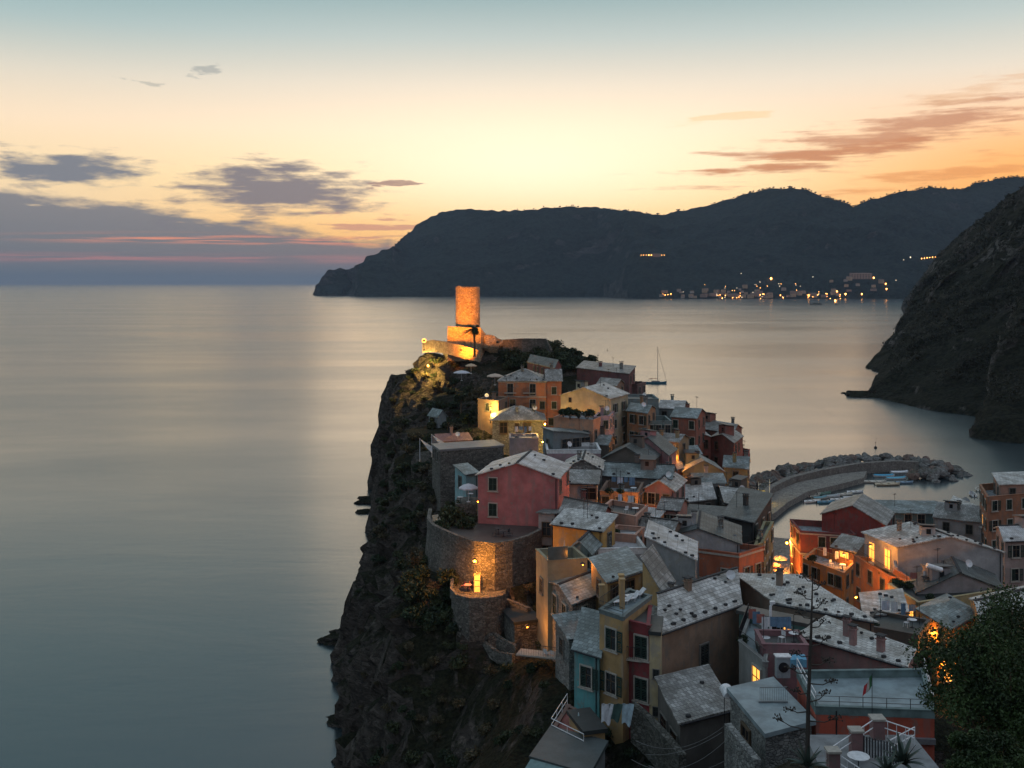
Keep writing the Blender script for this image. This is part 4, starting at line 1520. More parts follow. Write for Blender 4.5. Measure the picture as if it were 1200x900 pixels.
pier_poly = [e2(878, 592), e2(894, 606), e2(908, 601), e2(924, 588), e2(946, 576), e2(985, 567), e2(1012, 560), e2(1016, 552), e2(985, 555), e2(935, 565), e2(905, 577)]
bm = bmesh.new()
prism(bm, pier_poly, -4.0, 1.6)
pier = link('stone_pier', bm, PAVE)
tag(pier, 'long stone quay bending out from the village along the breakwater', 'quay')
wl = [e2(893, 588), e2(903, 577), e2(925, 566), e2(960, 557), e2(1005, 549), e2(1048, 546), e2(1075, 547)]
bm = bmesh.new()
for i in range(len(wl) - 1):
    a, b = Vector(wl[i]), Vector(wl[i + 1])
    d = (b - a).normalized()
    nrm = Vector((-d.y, d.x)) * 0.9
    prism(bm, [tuple(a - nrm - d * .3), tuple(b - nrm + d * .3), tuple(b + nrm + d * .3), tuple(a + nrm - d * .3)], -4.0, 3.3 + 0.003 * i)
bw = link('sea_wall', bm, stonewall('sea_wall_stone', c3(0.16, 0.145, 0.13), c3(0.25, 0.23, 0.21), 1.2))
tag(bw, 'brown stone sea wall standing between the quay and the boulders', 'wall')
# boulders
rnd = random.Random(3)
BM_ = []
for k in range(6):
    bm = bmesh.new()
    bmesh.ops.create_icosphere(bm, subdivisions=2, radius=1.0)
    for v in bm.verts:
        d = noise.noise_vector(v.co * 1.1 + Vector((k * 7, 0, 0)))
        v.co += d * 0.5
        v.co.z *= 0.75
        m_ = max(abs(v.co.x), abs(v.co.y), abs(v.co.z))
        if m_ > 0.85:
            v.co *= 0.85 / m_ * 0.6 + 0.4
    me = bpy.data.meshes.new('boulder')
    bm.to_mesh(me)
    bm.free()
    me.materials.append(rock('boulder_%s' % ('pale' if k % 3 else 'rosy'), c3(.13, .125, .12) if k % 3 else c3(.15, .105, .09), c3(.27, .26, .25) if k % 3 else c3(.26, .19, .16), c3(.1, .1, .08), 0.05, 3.0, .8))
    BM_.append(me)
bl = [(882, 572), (900, 560), (930, 552), (965, 545), (1005, 539), (1045, 538), (1080, 542), (1103, 547), (1112, 553), (1098, 558), (1070, 556)]
nb = 0
for i in range(len(bl) - 1):
    a, b = E(*bl[i], 1.0), E(*bl[i + 1], 1.0)
    L = (b - a).length
    wdt = 5.2 if i < 8 else 4.0
    for k in range(int(L * 2.4)):
        c_ = a.lerp(b, rnd.random())
        d = (b - a).normalized()
        off = rnd.gauss(0, 1) * wdt * .55
        nrm = Vector((-d.y, d.x, 0))
        c_ = c_ + nrm * off
        o = bpy.data.objects.new('boulder', BM_[rnd.randrange(6)])
        COL.objects.link(o)
        z = max(0.2, 2.9 - abs(off) * .55) * rnd.uniform(.5, 1.0)
        o.location = (c_.x, c_.y, z - .3)
        s_ = rnd.uniform(.8, 2.0)
        o.scale = (s_ * rnd.uniform(.8, 1.3), s_, s_ * rnd.uniform(.8, 1.1))
        o.rotation_euler = (rnd.uniform(-.5, .5), rnd.uniform(-.5, .5), rnd.uniform(0, 6.3))
        tag(o, 'rough grey boulder heaped in the breakwater behind the sea wall', 'boulder', 'boulders of the breakwater')
        nb += 1
        if nb > 290:
            break
    if nb > 290:
        break

# rocks in the water at the foot of the cliffs
for (px, py, s_, lab) in [(408, 748, 3.2, 'flat dark rock jutting from the waterline left of the cliff foot'), (396, 754, 1.5, 'small black rock at the seaward end of the flat rock'),
                          (434, 585, 2.4, 'small dark rock awash under the far cliff edge'), (430, 600, 2.0, 'low dark rock nearest the viewer under the far cliff'),
                          (440, 588, 3.5, 'dark rock touching the cliff beneath the castle'), (402, 845, 1.8, 'small dark rock in the water at the near cliff foot'),
                          (957, 357, 11, 'dark islet in the bay before the far town'), (981, 357, 5, 'smaller dark islet right of the first one'),
                          (990, 461, 1.6, 'tiny dark rock in the sea off the right headland'), (1014, 464, 7, 'dark rocks at the very tip of the right headland')]:
    p_ = E(px, py, 0)
    bm = bmesh.new()
    bmesh.ops.create_icosphere(bm, subdivisions=4, radius=1.0)
    for v in bm.verts:
        v.co += noise.noise_vector(v.co * 1.3 + Vector((px, 0, 0))) * 0.55 + noise.noise_vector(v.co * 4.0 + Vector((px, 0, 0))) * 0.16
        v.co.z *= 0.42
        v.co.x *= 1.35
    bmesh.ops.scale(bm, verts=bm.verts, vec=(s_, s_, s_))
    o = link('sea_rock', bm, CLIFF)
    o.location = (p_.x, p_.y, -0.05 * s_)
    tag(o, lab, 'rock')

# ------------------------------------------------------------------ castle rock top: base walls and tower
FORT = stonewall('fortress_stone', c3(0.30, 0.22, 0.14), c3(0.46, 0.36, 0.24), 1.6)
tw = G(547, 405, 262)
# tower
t0 = thing('watch_tower', 'round stone castle tower lit golden against the bay', 'tower', (tw.x, tw.y + 6, tw.z))
zt = HC - 4.0 * 268 / 1200 - tw.z
bm = bmesh.new()
n = 40
nz = 34
prev = None
for k in range(nz + 1):
    z = -6 + (zt + 6) * k / nz
    r_ = 3.12 + 0.10 * (1 - k / nz)
    ring = []
    for i in range(n):
        a = 2 * math.pi * i / n
        rr = r_ + 0.08 * noise.noise(Vector((math.cos(a) * 3, math.sin(a) * 3, z * 1.2))) + (0.06 if k % 2 else 0)
        zz = z + (noise.noise(Vector((math.cos(a) * 2, math.sin(a) * 2, 5))) * 0.5 if k == nz else 0)
        ring.append(bm.verts.new((rr * math.cos(a), rr * math.sin(a), zz)))
    if prev:
        for i in range(n):
            bm.faces.new((prev[i], prev[(i + 1) % n], ring[(i + 1) % n], ring[i]))
    prev = ring
top_in = [bm.verts.new((v.co.x * .8, v.co.y * .8, v.co.z)) for v in prev]
top_lo = [bm.verts.new((v.co.x * .8, v.co.y * .8, zt - 1.2)) for v in prev]
for i in range(n):
    bm.faces.new((prev[i], prev[(i + 1) % n], top_in[(i + 1) % n], top_in[i]))
    bm.faces.new((top_in[i], top_in[(i + 1) % n], top_lo[(i + 1) % n], top_lo[i]))
bm.faces.new(top_lo)
link('tower_shaft', bm, FORT, t0)
# broken square base around the tower
bm = bmesh.new()
bx_ = [(-5.0, -5.6), (3.6, -5.8), (5.2, -3.0), (5.0, 5), (-5.0, 5)]
hs = [4.9, 4.6, 2.2, 2.0, 4.0]
lo = [bm.verts.new((x, y, -4)) for x, y in bx_]
hi = [bm.verts.new((x, y, h_)) for (x, y), h_ in zip(bx_, hs)]
for i in range(5):
    bm.faces.new((lo[i], lo[(i + 1) % 5], hi[(i + 1) % 5], hi[i]))
bm.faces.new(hi)
bmesh.ops.subdivide_edges(bm, edges=bm.edges[:], cuts=5, use_grid_fill=True)
for v in bm.verts:
    v.co += noise.noise_vector(v.co * .8) * .3
link('tower_base', bm, FORT, t0)
for (dx1, dy1, w1, h1) in [(6.4, -4.6, 2.6, 2.2), (8.6, -4.2, 1.6, 1.2)]:
    bm = bmesh.new()
    bmesh.ops.create_icosphere(bm, subdivisions=3, radius=1.0)
    for v in bm.verts:
        v.co += noise.noise_vector(v.co * 1.5) * .4
    bmesh.ops.scale(bm, verts=bm.verts, vec=(w1, 1.5, h1))
    bmesh.ops.translate(bm, verts=bm.verts, vec=(dx1, dy1, 0.3))
    link('ruined_wall', bm, FORT, t0)


def wallrun(pts, h, t, mat, label, name='garden_wall', cat='wall', z_over=None, uneven=0.0):
    """a masonry wall following the ground along world points (x, y, ztop)"""
    bm = bmesh.new()
    P = [Vector(p) for p in pts]
    org = P[0].copy()
    fr, bk = [], []
    for i, p_ in enumerate(P):
        d = (P[min(i + 1, len(P) - 1)] - P[max(i - 1, 0)])
        nrm = Vector((-d.y, d.x, 0)).normalized() * t * .5
        j = uneven * noise.noise(p_ * .9)
        for lst, s_ in ((fr, -1), (bk, 1)):
            q_ = p_ + nrm * s_ - org
            lst.append((bm.verts.new((q_.x, q_.y, p_.z - h - org.z)), bm.verts.new((q_.x, q_.y, p_.z + j - org.z))))
    for i in range(len(P) - 1):
        bm.faces.new((fr[i][0], fr[i + 1][0], fr[i + 1][1], fr[i][1]))
        bm.faces.new((bk[i + 1][0], bk[i][0], bk[i][1], bk[i + 1][1]))
        bm.faces.new((fr[i][1], fr[i + 1][1], bk[i + 1][1], bk[i][1]))
    for i in (0, -1):
        bm.faces.new((fr[i][0], fr[i][1], bk[i][1], bk[i][0]))
    bmesh.ops.recalc_face_normals(bm, faces=bm.faces)
    o = link(name, bm, mat)
    o.location = org
    tag(o, label, cat)
    return o


wallrun([G(496, 400, 268), G(507, 399, 266), G(520, 400, 263), G(540, 405, 258), G(562, 410, 255)], 3.0, .7, FORT,
        'golden lit retaining wall running below the castle tower', uneven=.4)
wallrun([G(590, 398, 262), G(612, 396, 260), G(640, 397, 260), G(646, 410, 258)], 6, .7, STONE, 'dark wall topped by a railing right of the castle tower', uneven=.2)
railing(None, G(596, 393, 262).to_tuple()[:2], G(640, 393, 262).to_tuple()[:2], G(596, 397, 262).z, 1.3, bars=True, gap=.5, name='castle_railing')
tag(bpy.data.objects['castle_railing'], 'thin iron railing on the wall right of the castle tower', 'railing')

# ------------------------------------------------------------------ round terrace below the pink-red house
TZ = 31.6
tc_ = Vector((-2.2, 118.5, 0))
pts = []
for (px, py) in [(503, 596), (501, 607), (506, 614), (518, 620), (535, 627), (556, 634), (580, 636), (600, 633), (618, 628), (634, 620)]:
    g_ = E(px, py, TZ + .0)
    pts.append((g_.x, g_.y, TZ))
poly = [(p_[0], p_[1]) for p_ in pts] + [(4.2, 128), (-8, 131)]
bm = bmesh.new()
prism(bm, poly, TZ - 9.5, TZ - 0.9)
# the foot of the wall leans out a little
for v in bm.verts:
    if v.co.z < TZ - 5:
        d = Vector((v.co.x + 2.2, v.co.y - 122, 0)).normalized()
        v.co += d * 0.8
rt = thing('round_bastion', 'big round stone bastion holding the terrace under the pink-red house', 'bastion', (-2.2, 120, TZ - 9.5))
o = link('bastion_wall', bm, STONE)
o.location = (0, 0, 0)
o.parent = rt
o.matrix_parent_inverse = Matrix.Translation(-rt.location)
bm = bmesh.new()
bm.faces.new([bm.verts.new((p_[0], p_[1], TZ - 0.896)) for p_ in poly])
o = link('terrace_floor', bm, slate('terrace_slabs', c3(.16, .155, .15), c3(.27, .26, .25), .9, .9))
o.parent = rt
o.matrix_parent_inverse = Matrix.Translation(-rt.location)
w_ = wallrun([(p_[0] * .985 - .03, p_[1] + .12, TZ) for p_ in pts], 1.1, .45, STONE, 'x', name='rim_wall')
tag(w_)
w_.parent = rt
w_.matrix_parent_inverse = Matrix.Translation(-rt.location)
# lower half-round terrace with the lamp
LZ = 27.3
lp_ = []
for (px, py) in [(530, 678), (529, 690), (536, 697), (550, 701), (568, 701), (584, 699), (592, 696)]:
    g_ = E(px, py, LZ)
    lp_.append((g_.x, g_.y, LZ))
lc = thing('lower_terrace', 'small half-round stone terrace lit by a lamp against the bastion', 'terrace', (-4.0, 112, LZ - 7))
poly = [(p_[0], p_[1]) for p_ in lp_] + [(-.6, 117.5), (-6.3, 119)]
bm = bmesh.new()
prism(bm, poly, LZ - 8, LZ - 0.9)
o = link('terrace_wall', bm, STONE, lc)
o.matrix_parent_inverse = Matrix.Translation(-lc.location)
w_ = wallrun([(p_[0], p_[1] + .2, LZ) for p_ in lp_], 1.0, .35, STONE, 'x', name='rim_wall')
tag(w_)
w_.parent = lc
w_.matrix_parent_inverse = Matrix.Translation(-lc.location)


# ================================================================== LAMPS AND LIT PLACES
def bulb_mesh(r=0.16):
    if ('bulb', r) not in PROT:
        bm = bmesh.new()
        bmesh.ops.create_icosphere(bm, subdivisions=2, radius=r)
        me = bpy.data.meshes.new('bulb')
        bm.to_mesh(me)
        bm.free()
        me.materials.append(BULB)
        PROT[('bulb', r)] = me
    return PROT[('bulb', r)]


def point(parent, loc, e, col=(1.0, 0.34, 0.045), r=0.25):
    l = bpy.data.lights.new('lamp_light', 'POINT')
    l.energy = e
    l.color = col
    l.shadow_soft_size = r
    o = bpy.data.objects.new('lamp_light', l)
    COL.objects.link(o)
    o.parent = parent
    o.location = loc
    return o


def wall_lamp(p, e, label, r=0.16, arm=(0, 0.5), cat='lamp', off=(0, -0.35, 0), col=(1.0, 0.34, 0.045)):
    t = thing('wall_lamp', label, cat, p)
    bm = bmesh.new()
    tube(bm, [(arm[0], arm[1], .25), (0, 0, .3), (0, 0, .12)], 0.03, 5)
    lathe(bm, [(0.02, .3), (0.24, .16), (0.26, .12), (0.2, .14)], 12)
    link('lamp_bracket', bm, IRON, t)
    o = bpy.data.objects.new('bulb', bulb_mesh(r))
    COL.objects.link(o)
    o.parent = t
    point(t, off, e, col)
    return t


def post_lamp(p, e, label, h=3.2, r=0.2, col=(1.0, 0.34, 0.045)):
    t = thing('street_lamp', label, 'street lamp', p)
    bm = bmesh.new()
    lathe(bm, [(0.14, 0), (0.14, 0.3), (0.06, 0.45), (0.045, h)], 8)
    link('pole', bm, IRON, t)
    bm = bmesh.new()
    lathe(bm, [(0.05, h), (0.15, h + .02), (0.17, h + .06), (.02, h + .08)], 8)
    lathe(bm, [(0.28, h + .52), (0.30, h + .55), (.04, h + .72)], 8)
    link('lamp_head', bm, IRON, t)
    o = bpy.data.objects.new('bulb', bulb_mesh(r))
    COL.objects.link(o)
    o.parent = t
    o.location = (0, 0, h + .28)
    point(t, (0, -.05, h + .3), e, col, .3)
    return t


def flood(p, target, e, label, spread=70, col=(1.0, 0.29, 0.022)):
    t = thing('floodlight', label, 'floodlight', p)
    d = (Vector(target) - Vector(p)).normalized()
    q = d.to_track_quat('-Z', 'Y')
    bm = bmesh.new()
    box(bm, (0, 0, 0.1), (0.5, 0.36, 0.2))
    tube(bm, [(-.28, 0, .1), (-.28, 0, .45), (.28, 0, .45), (.28, 0, .1)], .02, 4)
    o = link('lamp_housing', bm, IRON, t)
    o.rotation_euler = q.to_euler()
    l = bpy.data.lights.new('lamp_light', 'SPOT')
    l.energy = e
    l.color = col
    l.spot_size = R(spread)
    l.spot_blend = 0.6
    l.shadow_soft_size = 0.3
    o = bpy.data.objects.new('lamp_light', l)
    COL.objects.link(o)
    o.parent = t
    o.location = d * .25
    o.rotation_euler = q.to_euler()
    return t


def on_ground(px, py, dz=0.0):
    loc, _ = hit(ter_bvh, px, py)
    return (loc.x, loc.y, loc.z + dz) if loc else None


tb = Vector((tw.x, tw.y + 6, tw.z))
flood((tb.x - 9.5, tb.y - 22, tb.z + 2.2), (tb.x, tb.y, tb.z + 10), 50000, 'floodlight on the rock top aimed at the tower from its left', 48)
flood((tb.x + 8.0, tb.y - 21, tb.z + 1.8), (tb.x, tb.y, tb.z + 10), 17000, 'floodlight on the rock top aimed at the tower from its right', 48)
flood((tb.x - 1, tb.y - 15, tb.z - .5), (tb.x + 3, tb.y - 3, tb.z + 1), 9000, 'floodlight washing the broken base of the tower', 110)
post_lamp((G(497, 399, 262).x, 262, G(497, 411, 262).z), 5200, 'bright lamp at the left rim of the castle rock', 2.3, .6)
lp1 = on_ground(501, 435)
if lp1:
    wall_lamp((lp1[0] + .4, lp1[1] - 2.6, lp1[2] + 1.6), 9000, 'bright yellow lamp on the cliff face below the castle', .32, (0, 2.4), off=(-.8, -2.0, .3), col=(1.0, .6, .14))
wall_lamp(G(556, 657, 110.6), 1512, 'glowing lamp over the small half-round terrace', .2, (0, 1.2), off=(.3, -.5, -.2))
post_lamp(G(575, 496, 196), 3600, 'lamp in the yellow lit yard left of the hipped slate roof', 2.6, .15, (1.0, .6, .12))
wall_lamp(G(638.5, 497, 180), 3960, 'lamp deep in the lane beside the pale grey box house', .14, (0, .4), col=(1, .56, .1))
wall_lamp(G(636, 518, 174), 2520, 'lower lamp in the lane beside the pale grey box house', .12, (0, .4), col=(1, .56, .1))
wall_lamp(G(787, 520, 171), 3240, 'lamp at the top of the main alley', .14, (0, .4))
wall_lamp(G(789, 552, 158), 1800, 'lamp halfway down the main alley', .12, (0, .4))
wall_lamp(G(792, 588, 140), 1512, 'lowest lamp of the main alley', .12, (0, .4))
wall_lamp(G(922, 636, 158), 2520, 'lamp at the corner of the dark red house on the harbour alley', .22, (.5, .3))
for i, (x_, y_, z_, e_r) in enumerate([(48.7, 186, 6.2, 9500), (52.2, 200, 6.5, 9500), (45.4, 174, 6.5, 8000)]):
    post_lamp((x_, y_, 3.1), e_r, ['street lamp in the middle of the lit piazza', 'street lamp on the harbour side of the piazza', 'street lamp at the near end of the piazza'][i], 3.0, .2)
post_lamp(E(886, 590, 1.6), 3600, 'lamp under the yellow awning at the foot of the quay', 3.0, .15, (1.0, .72, .16))
wall_lamp(G(1108, 770, 92.5), 1080, 'lamp on the small orange house near the tree', .13, (0, .4))
wall_lamp(G(1117, 668, 121), 576, 'small lamp between the right hand grey gable and its neighbour', .1, (0, .4))
wall_lamp(G(640, 706, 103), 936, 'lamp at the foot of the bastion by the cream house', .1, (0, .4))
wall_lamp(G(618, 735, 101), 252, 'lamp by the ochre wall of the stone hut', .08, (0, .3), off=(.2, -.3, 0))
wall_lamp(G(683, 662, 99.6), 90, 'lamp on the glazed terrace near the folded parasol', .07, (0, .3))
wall_lamp(G(989, 650, 134), 576, 'lamp over the lit terrace doorway of the brown house', .1, (0, .3))
wall_lamp(G(1020, 640, 118.5), 720, 'lamp above the balcony of the large grey gable', .08, (0, .3))
wall_lamp(G(560, 588, 117.5), 216, 'dim lamp by the umbrella beside the pink-red house', .08, (0, .3))
for i, (px, py, Y, e_) in enumerate([(748, 600, 131, 700), (797, 572, 156, 1600), (797, 540, 172, 1200), (786, 533, 168, 1400), (721, 541, 158, 500), (680, 498, 176, 500), (910, 668, 150, 2200), (1003, 700, 114, 900), (1092, 742, 98, 260)]):
    wall_lamp(G(px, py, Y), e_ * 1.7, ['small lamp at the foot of the mauve tower', 'lamp under the eaves by the orange lit house front', 'lamp between the yellow house and the double gable',
        'lamp glowing right of the mauve gabled house', 'lamp behind the black-green gable', 'lamp under the planted terrace', 'lamp over the near end of the harbour alley',
        'lamp on the orange wall below the lit balcony', 'lamp on the orange-yellow house by the tree'][i], .11, (0, .4))
# signs of life in the piazza: parasols, crates
def parasol(p, col, label, r=1.4, h=2.3, closed=False, group=None):
    t = thing('parasol', label, 'parasol', p, random.uniform(0, 1), group)
    bm = bmesh.new()
    tube(bm, [(0, 0, 0), (0, 0, h + .15)], .025, 6)
    lathe(bm, [(.26, 0), (.26, .06), (.05, .09), (.04, .25)], 10)
    link('pole', bm, WHITE_M, t)
    bm = bmesh.new()
    if closed:
        lathe(bm, [(.05, h - 1.5), (.17, h - 1.35), (.13, h - .6), (.04, h + .1), (.01, h + .15)], 10)
    else:
        n = 8
        tip = bm.verts.new((0, 0, h + .12))
        ring = []
        for k in range(n * 2):
            a = math.pi * k / n
            rr = r if k % 2 == 0 else r * .93
            ring.append((bm.verts.new((rr * .55 * math.cos(a), rr * .55 * math.sin(a), h - .08 - (0 if k % 2 == 0 else .03))), bm.verts.new((rr * math.cos(a), rr * math.sin(a), h - .42 + (0 if k % 2 == 0 else .05))),
                         bm.verts.new((rr * math.cos(a), rr * math.sin(a), h - .56 + (0 if k % 2 == 0 else .05)))))
        for k in range(n * 2):
            a_, b_ = ring[k], ring[(k + 1) % (n * 2)]
            bm.faces.new((tip, a_[0], b_[0]))
            bm.faces.new((a_[0], a_[1], b_[1], b_[0]))
            bm.faces.new((a_[1], a_[2], b_[2], b_[1]))
    link('canopy', bm, plain('parasol_' + '_'.join('%.2f' % c for c in col[:3]), c3(*col), .8, 0, .08), t)
    return t


def table(p, label, r=.42, h=.74, mat=None, cat='table', group=None):
    t = thing('cafe_table', label, cat, p, 0, group)
    bm = bmesh.new()
    lathe(bm, [(r, h - .03), (r + .01, h - .01), (r, h)], 14)
    link('table_top', bm, mat or PLAST, t)
    bm = bmesh.new()
    lathe(bm, [(.22, 0), (.22, .03), (.03, .06), (.03, h - .03)], 8)
    link('leg', bm, IRON, t)
    return t


def chair(p, rz, label, mat=None, group=None):
    t = thing('chair', label, 'chair', p, rz, group)
    bm = bmesh.new()
    box(bm, (0, 0, .44), (.42, .42, .04))
    link('seat', bm, mat or PLAST, t)
    bm = bmesh.new()
    box(bm, (0, .2, .72), (.42, .04, .34))
    link('backrest', bm, mat or PLAST, t)
    for a in (-1, 1):
        for b in (-1, 1):
            bm = bmesh.new()
            tube(bm, [(a * .18, b * .18, .43), (a * .21, b * .22, 0)], .02, 4)
            link('leg', bm, mat or PLAST, t)
    return t


for i, (x_, y_, c_) in enumerate([(46.6, 180, (.6, .10, .06)), (50.2, 191, (.55, .32, .08)), (53.6, 205, (.6, .5, .35)), (50.9, 200, (.5, .08, .06))]):
    parasol((x_, y_, 3.1), c_, ['red parasol at the near end of the lit piazza', 'ochre parasol in the middle of the lit piazza', 'cream parasol nearest the water on the piazza', 'dark red parasol against the left houses of the piazza'][i], 1.6)
for i, (x_, y_) in enumerate([(46.2, 177), (49.8, 188), (51.6, 198)]):
    table((x_, y_, 3.1), ['cafe table beside the red parasol on the piazza', 'cafe table beside the ochre parasol on the piazza', 'cafe table before the cream parasol on the piazza'][i])
# yellow awning at the foot of the quay
t = thing('market_awning', 'yellow awning on posts glowing at the foot of the quay', 'awning', E(885, 590, 1.6))
bm = bmesh.new()
n = 6
for i in range(n):
    x0, x1 = -2.6 + 5.2 * i / n, -2.6 + 5.2 * (i + 1) / n
    bm.faces.new([bm.verts.new(v) for v in ((x0, -2, 2.5), (x1, -2, 2.5), (x1, 0, 3.4), (x0, 0, 3.4))])
    bm.faces.new([bm.verts.new(v) for v in ((x0, 0, 3.4), (x1, 0, 3.4), (x1, 2, 2.6), (x0, 2, 2.6))])
    bm.faces.new([bm.verts.new(v) for v in ((x0, -2, 2.2), (x1, -2, 2.2), (x1, -2, 2.5), (x0, -2, 2.5))])
link('awning_cloth', bm, plain('yellow_canvas', c3(.75, .50, .05), .8), t)
for a in (-2.5, 2.5):
    for b in (-1.9, 1.9):
        bm = bmesh.new()
        tube(bm, [(a, b, 0), (a, b, 2.5)], .04, 5)
        link('post', bm, IRON, t)
for (px, h_) in ((902, 5.2), (889, 3.6)):
    g_ = E(px, 584 if px > 895 else 580, 1.6)
    bm = bmesh.new()
    tube(bm, [(0, 0, 0), (0, 0, h_)], [.12, .06], 6)
    tube(bm, [(0, 0, h_ * .8), (.7, 0, h_ * .9)], .03, 4)
    o = link('mast_pole', bm, WHITE_M)
    o.location = g_
    tag(o, 'taller pale mast standing on the root of the quay' if px > 895 else 'shorter pale mast by the yellow awning', 'mast')

# ================================================================== BOATS
def boat(p, rz, L, col, label, group, cover=None, name='rowing_boat', s=1.0):
    t = thing(name, label, 'boat', p, rz, group)
    B_ = L * .19
    secs = [(-.5, .75, .34), (-.3, .95, .3), (0, 1.0, .28), (.28, .75, .34), (.44, .32, .48), (.5, .03, .58)]
    bm = bmesh.new()
    rows = []
    for k, w, sh in secs:
        x = k * L
        rows.append([bm.verts.new(v) for v in ((x, -B_ * w, sh * 1.2), (x * .98, -B_ * w * .8, -.05), (x * .94, 0, -.22), (x * .98, B_ * w * .8, -.05), (x, B_ * w, sh * 1.2),
                                               (x, B_ * w * .84, sh * 1.2), (x * .97, B_ * w * .6, .1), (x * .97, -B_ * w * .6, .1), (x, -B_ * w * .84, sh * 1.2))])
    for i in range(len(rows) - 1):
        for j in range(9):
            bm.faces.new((rows[i][j], rows[i + 1][j], rows[i + 1][(j + 1) % 9], rows[i][(j + 1) % 9]))
    bm.faces.new(rows[0][::-1])
    bm.faces.new(rows[-1])
    link('hull', bm, plain('hull_' + '_'.join('%.2f' % c for c in col), c3(*col), .4), t)
    if cover:
        bm = bmesh.new()
        r2 = []
        for k, w, sh in secs[:5]:
            x = k * L
            r2.append([bm.verts.new(v) for v in ((x, -B_ * w * 1.02, sh * 1.2 + .01), (x, 0, sh * 1.2 + .28), (x, B_ * w * 1.02, sh * 1.2 + .01))])
        for i in range(4):
            for j in range(2):
                bm.faces.new((r2[i][j], r2[i + 1][j], r2[i + 1][j + 1], r2[i][j + 1]))
        link('boat_cover', bm, plain('cover_' + '_'.join('%.2f' % c for c in cover), c3(*cover), .7), t)
    else:
        for k in (-.22, .08):
            bm = bmesh.new()
            box(bm, (k * L, 0, .3), (.24, B_ * 1.6, .05))
            link('thwart', bm, WOOD, t)
        bm = bmesh.new()
        box(bm, (-.53 * L, 0, .35), (.22, .26, .42))
        box(bm, (-.53 * L, 0, .0), (.1, .1, .5))
        link('outboard_motor', bm, IRON, t)
    return t


W1, W2, BL = (.7, .7, .7), (.55, .52, .46), (.08, .25, .38)
blab = 'small boat moored in the crowd along the inner side of the quay'
bspec = [(952, 588, .3, W1, None), (961, 584, .4, W2, (.12, .25, .3)), (968, 589, .2, BL, None), (975, 582, .3, W1, (.3, .33, .35)), (983, 586, .2, W1, None), (990, 580, .3, W2, None),
         (998, 584, .1, BL, (.5, .5, .5)), (966, 579, .5, (.1, .2, .16), None), (1002, 577, .2, W1, None), (955, 581, .7, W2, None)]
for (px, py, rz, c_, cv_) in bspec:
    boat(E(px, py, .1), rz, 5.2, c_, blab, 'small boats moored inside the quay', cv_)
for i, (px, py, rz, c_, cv_, L_) in enumerate([(1025, 565, 0.0, W2, None, 7), (1040, 568, .05, (.5, .42, .3), None, 7.5), (1036, 558, .0, W1, (.05, .30, .48), 6.5), (1050, 561, .1, W1, (.1, .36, .5), 6.5), (1054, 554, .1, W1, (.65, .65, .68), 6), (1060, 566, .1, (.2, .3, .4), None, 5.5)]):
    boat(E(px, py, .1), rz, L_, c_, ['cream fishing boat at the outer end of the quay', 'tan boat lying in front of the blue covered boats', 'boat with a bright blue cover behind the tan boat',
                                   'second blue covered boat, right of the first', 'boat with a white cover moored nearest the boulders', 'small dark blue boat at the right end of the outer moorings'][i], None, cv_)
boat(E(1131, 588, .1), 1.1, 6.5, W1, 'white motorboat moored alone, nearer of the pair at the right', None, (.10, .11, .12), 'motorboat')
boat(E(1140, 580, .1), 1.3, 5.5, (.4, .4, .42), 'grey dinghy moored behind the lone motorboat at the right', None)
boat(E(1147, 574, .1), 1.2, 5, W2, 'small pale boat farthest out of the right hand moorings', None)
boat(E(749, 447.5, .1), .1, 3.2, (.12, .14, .16), 'tiny dark dinghy floating left of the yacht', None)
# yacht
yp = E(769, 449.5, 0)
t = thing('sailing_yacht', 'blue sailing yacht with bare mast anchored behind the village', 'yacht', yp, R(-4))
L_ = 12.5
secs = [(-.5, .7, 1.15), (-.3, .95, 1.1), (0, 1, 1.15), (.25, .78, 1.25), (.42, .35, 1.4), (.5, .02, 1.5)]
bm = bmesh.new()
rows = []
for k, w, sh in secs:
    x = k * L_
    rows.append([bm.verts.new(v) for v in ((x, -1.9 * w, sh), (x * .97, -1.7 * w, 0), (x * .9, 0, -.5), (x * .97, 1.7 * w, 0), (x, 1.9 * w, sh))])
for i in range(5):
    for j in range(4):
        bm.faces.new((rows[i][j], rows[i + 1][j], rows[i + 1][j + 1], rows[i][j + 1]))
    bm.faces.new((rows[i][4], rows[i + 1][4], rows[i + 1][0], rows[i][0]))
bm.faces.new(rows[0][::-1])
link('hull', bm, plain('yacht_hull', c3(.03, .12, .17), .3), t)
bm = bmesh.new()
box(bm, (-.3, 0, 1.4), (5.0, 2.1, .55))
box(bm, (-3.6, 0, 2.5), (2.3, 2.3, .08))
for s_ in (-1, 1):
    tube(bm, [(-4.6, s_, 1.2), (-4.6, s_, 2.5)], .04, 4)
    tube(bm, [(-2.6, s_, 1.2), (-2.6, s_, 2.5)], .04, 4)
link('cabin', bm, plain('yacht_cabin', c3(.25, .22, .2), .5), t)
bm = bmesh.new()
tube(bm, [(.9, 0, 1), (.9, 0, 22)], [.2, .1], 6)
for zz in (8, 14):
    tube(bm, [(.9, -1.0, zz), (.9, 1.0, zz)], .05, 4)
link('mast', bm, plain('mast_metal', c3(.2, .2, .21), .4, .4), t)
bm = bmesh.new()
tube(bm, [(.9, 0, 3), (-4.2, 0, 3.1)], .16, 6)
link('boom', bm, plain('sail_cover', c3(.3, .1, .06), .7), t)
bm = bmesh.new()
tube(bm, [(6.1, 0, 1.5), (.95, 0, 20.5)], .10, 4)
tube(bm, [(-6.1, 0, 1.2), (.85, 0, 22)], .03, 4)
link('rigging', bm, IRON, t)
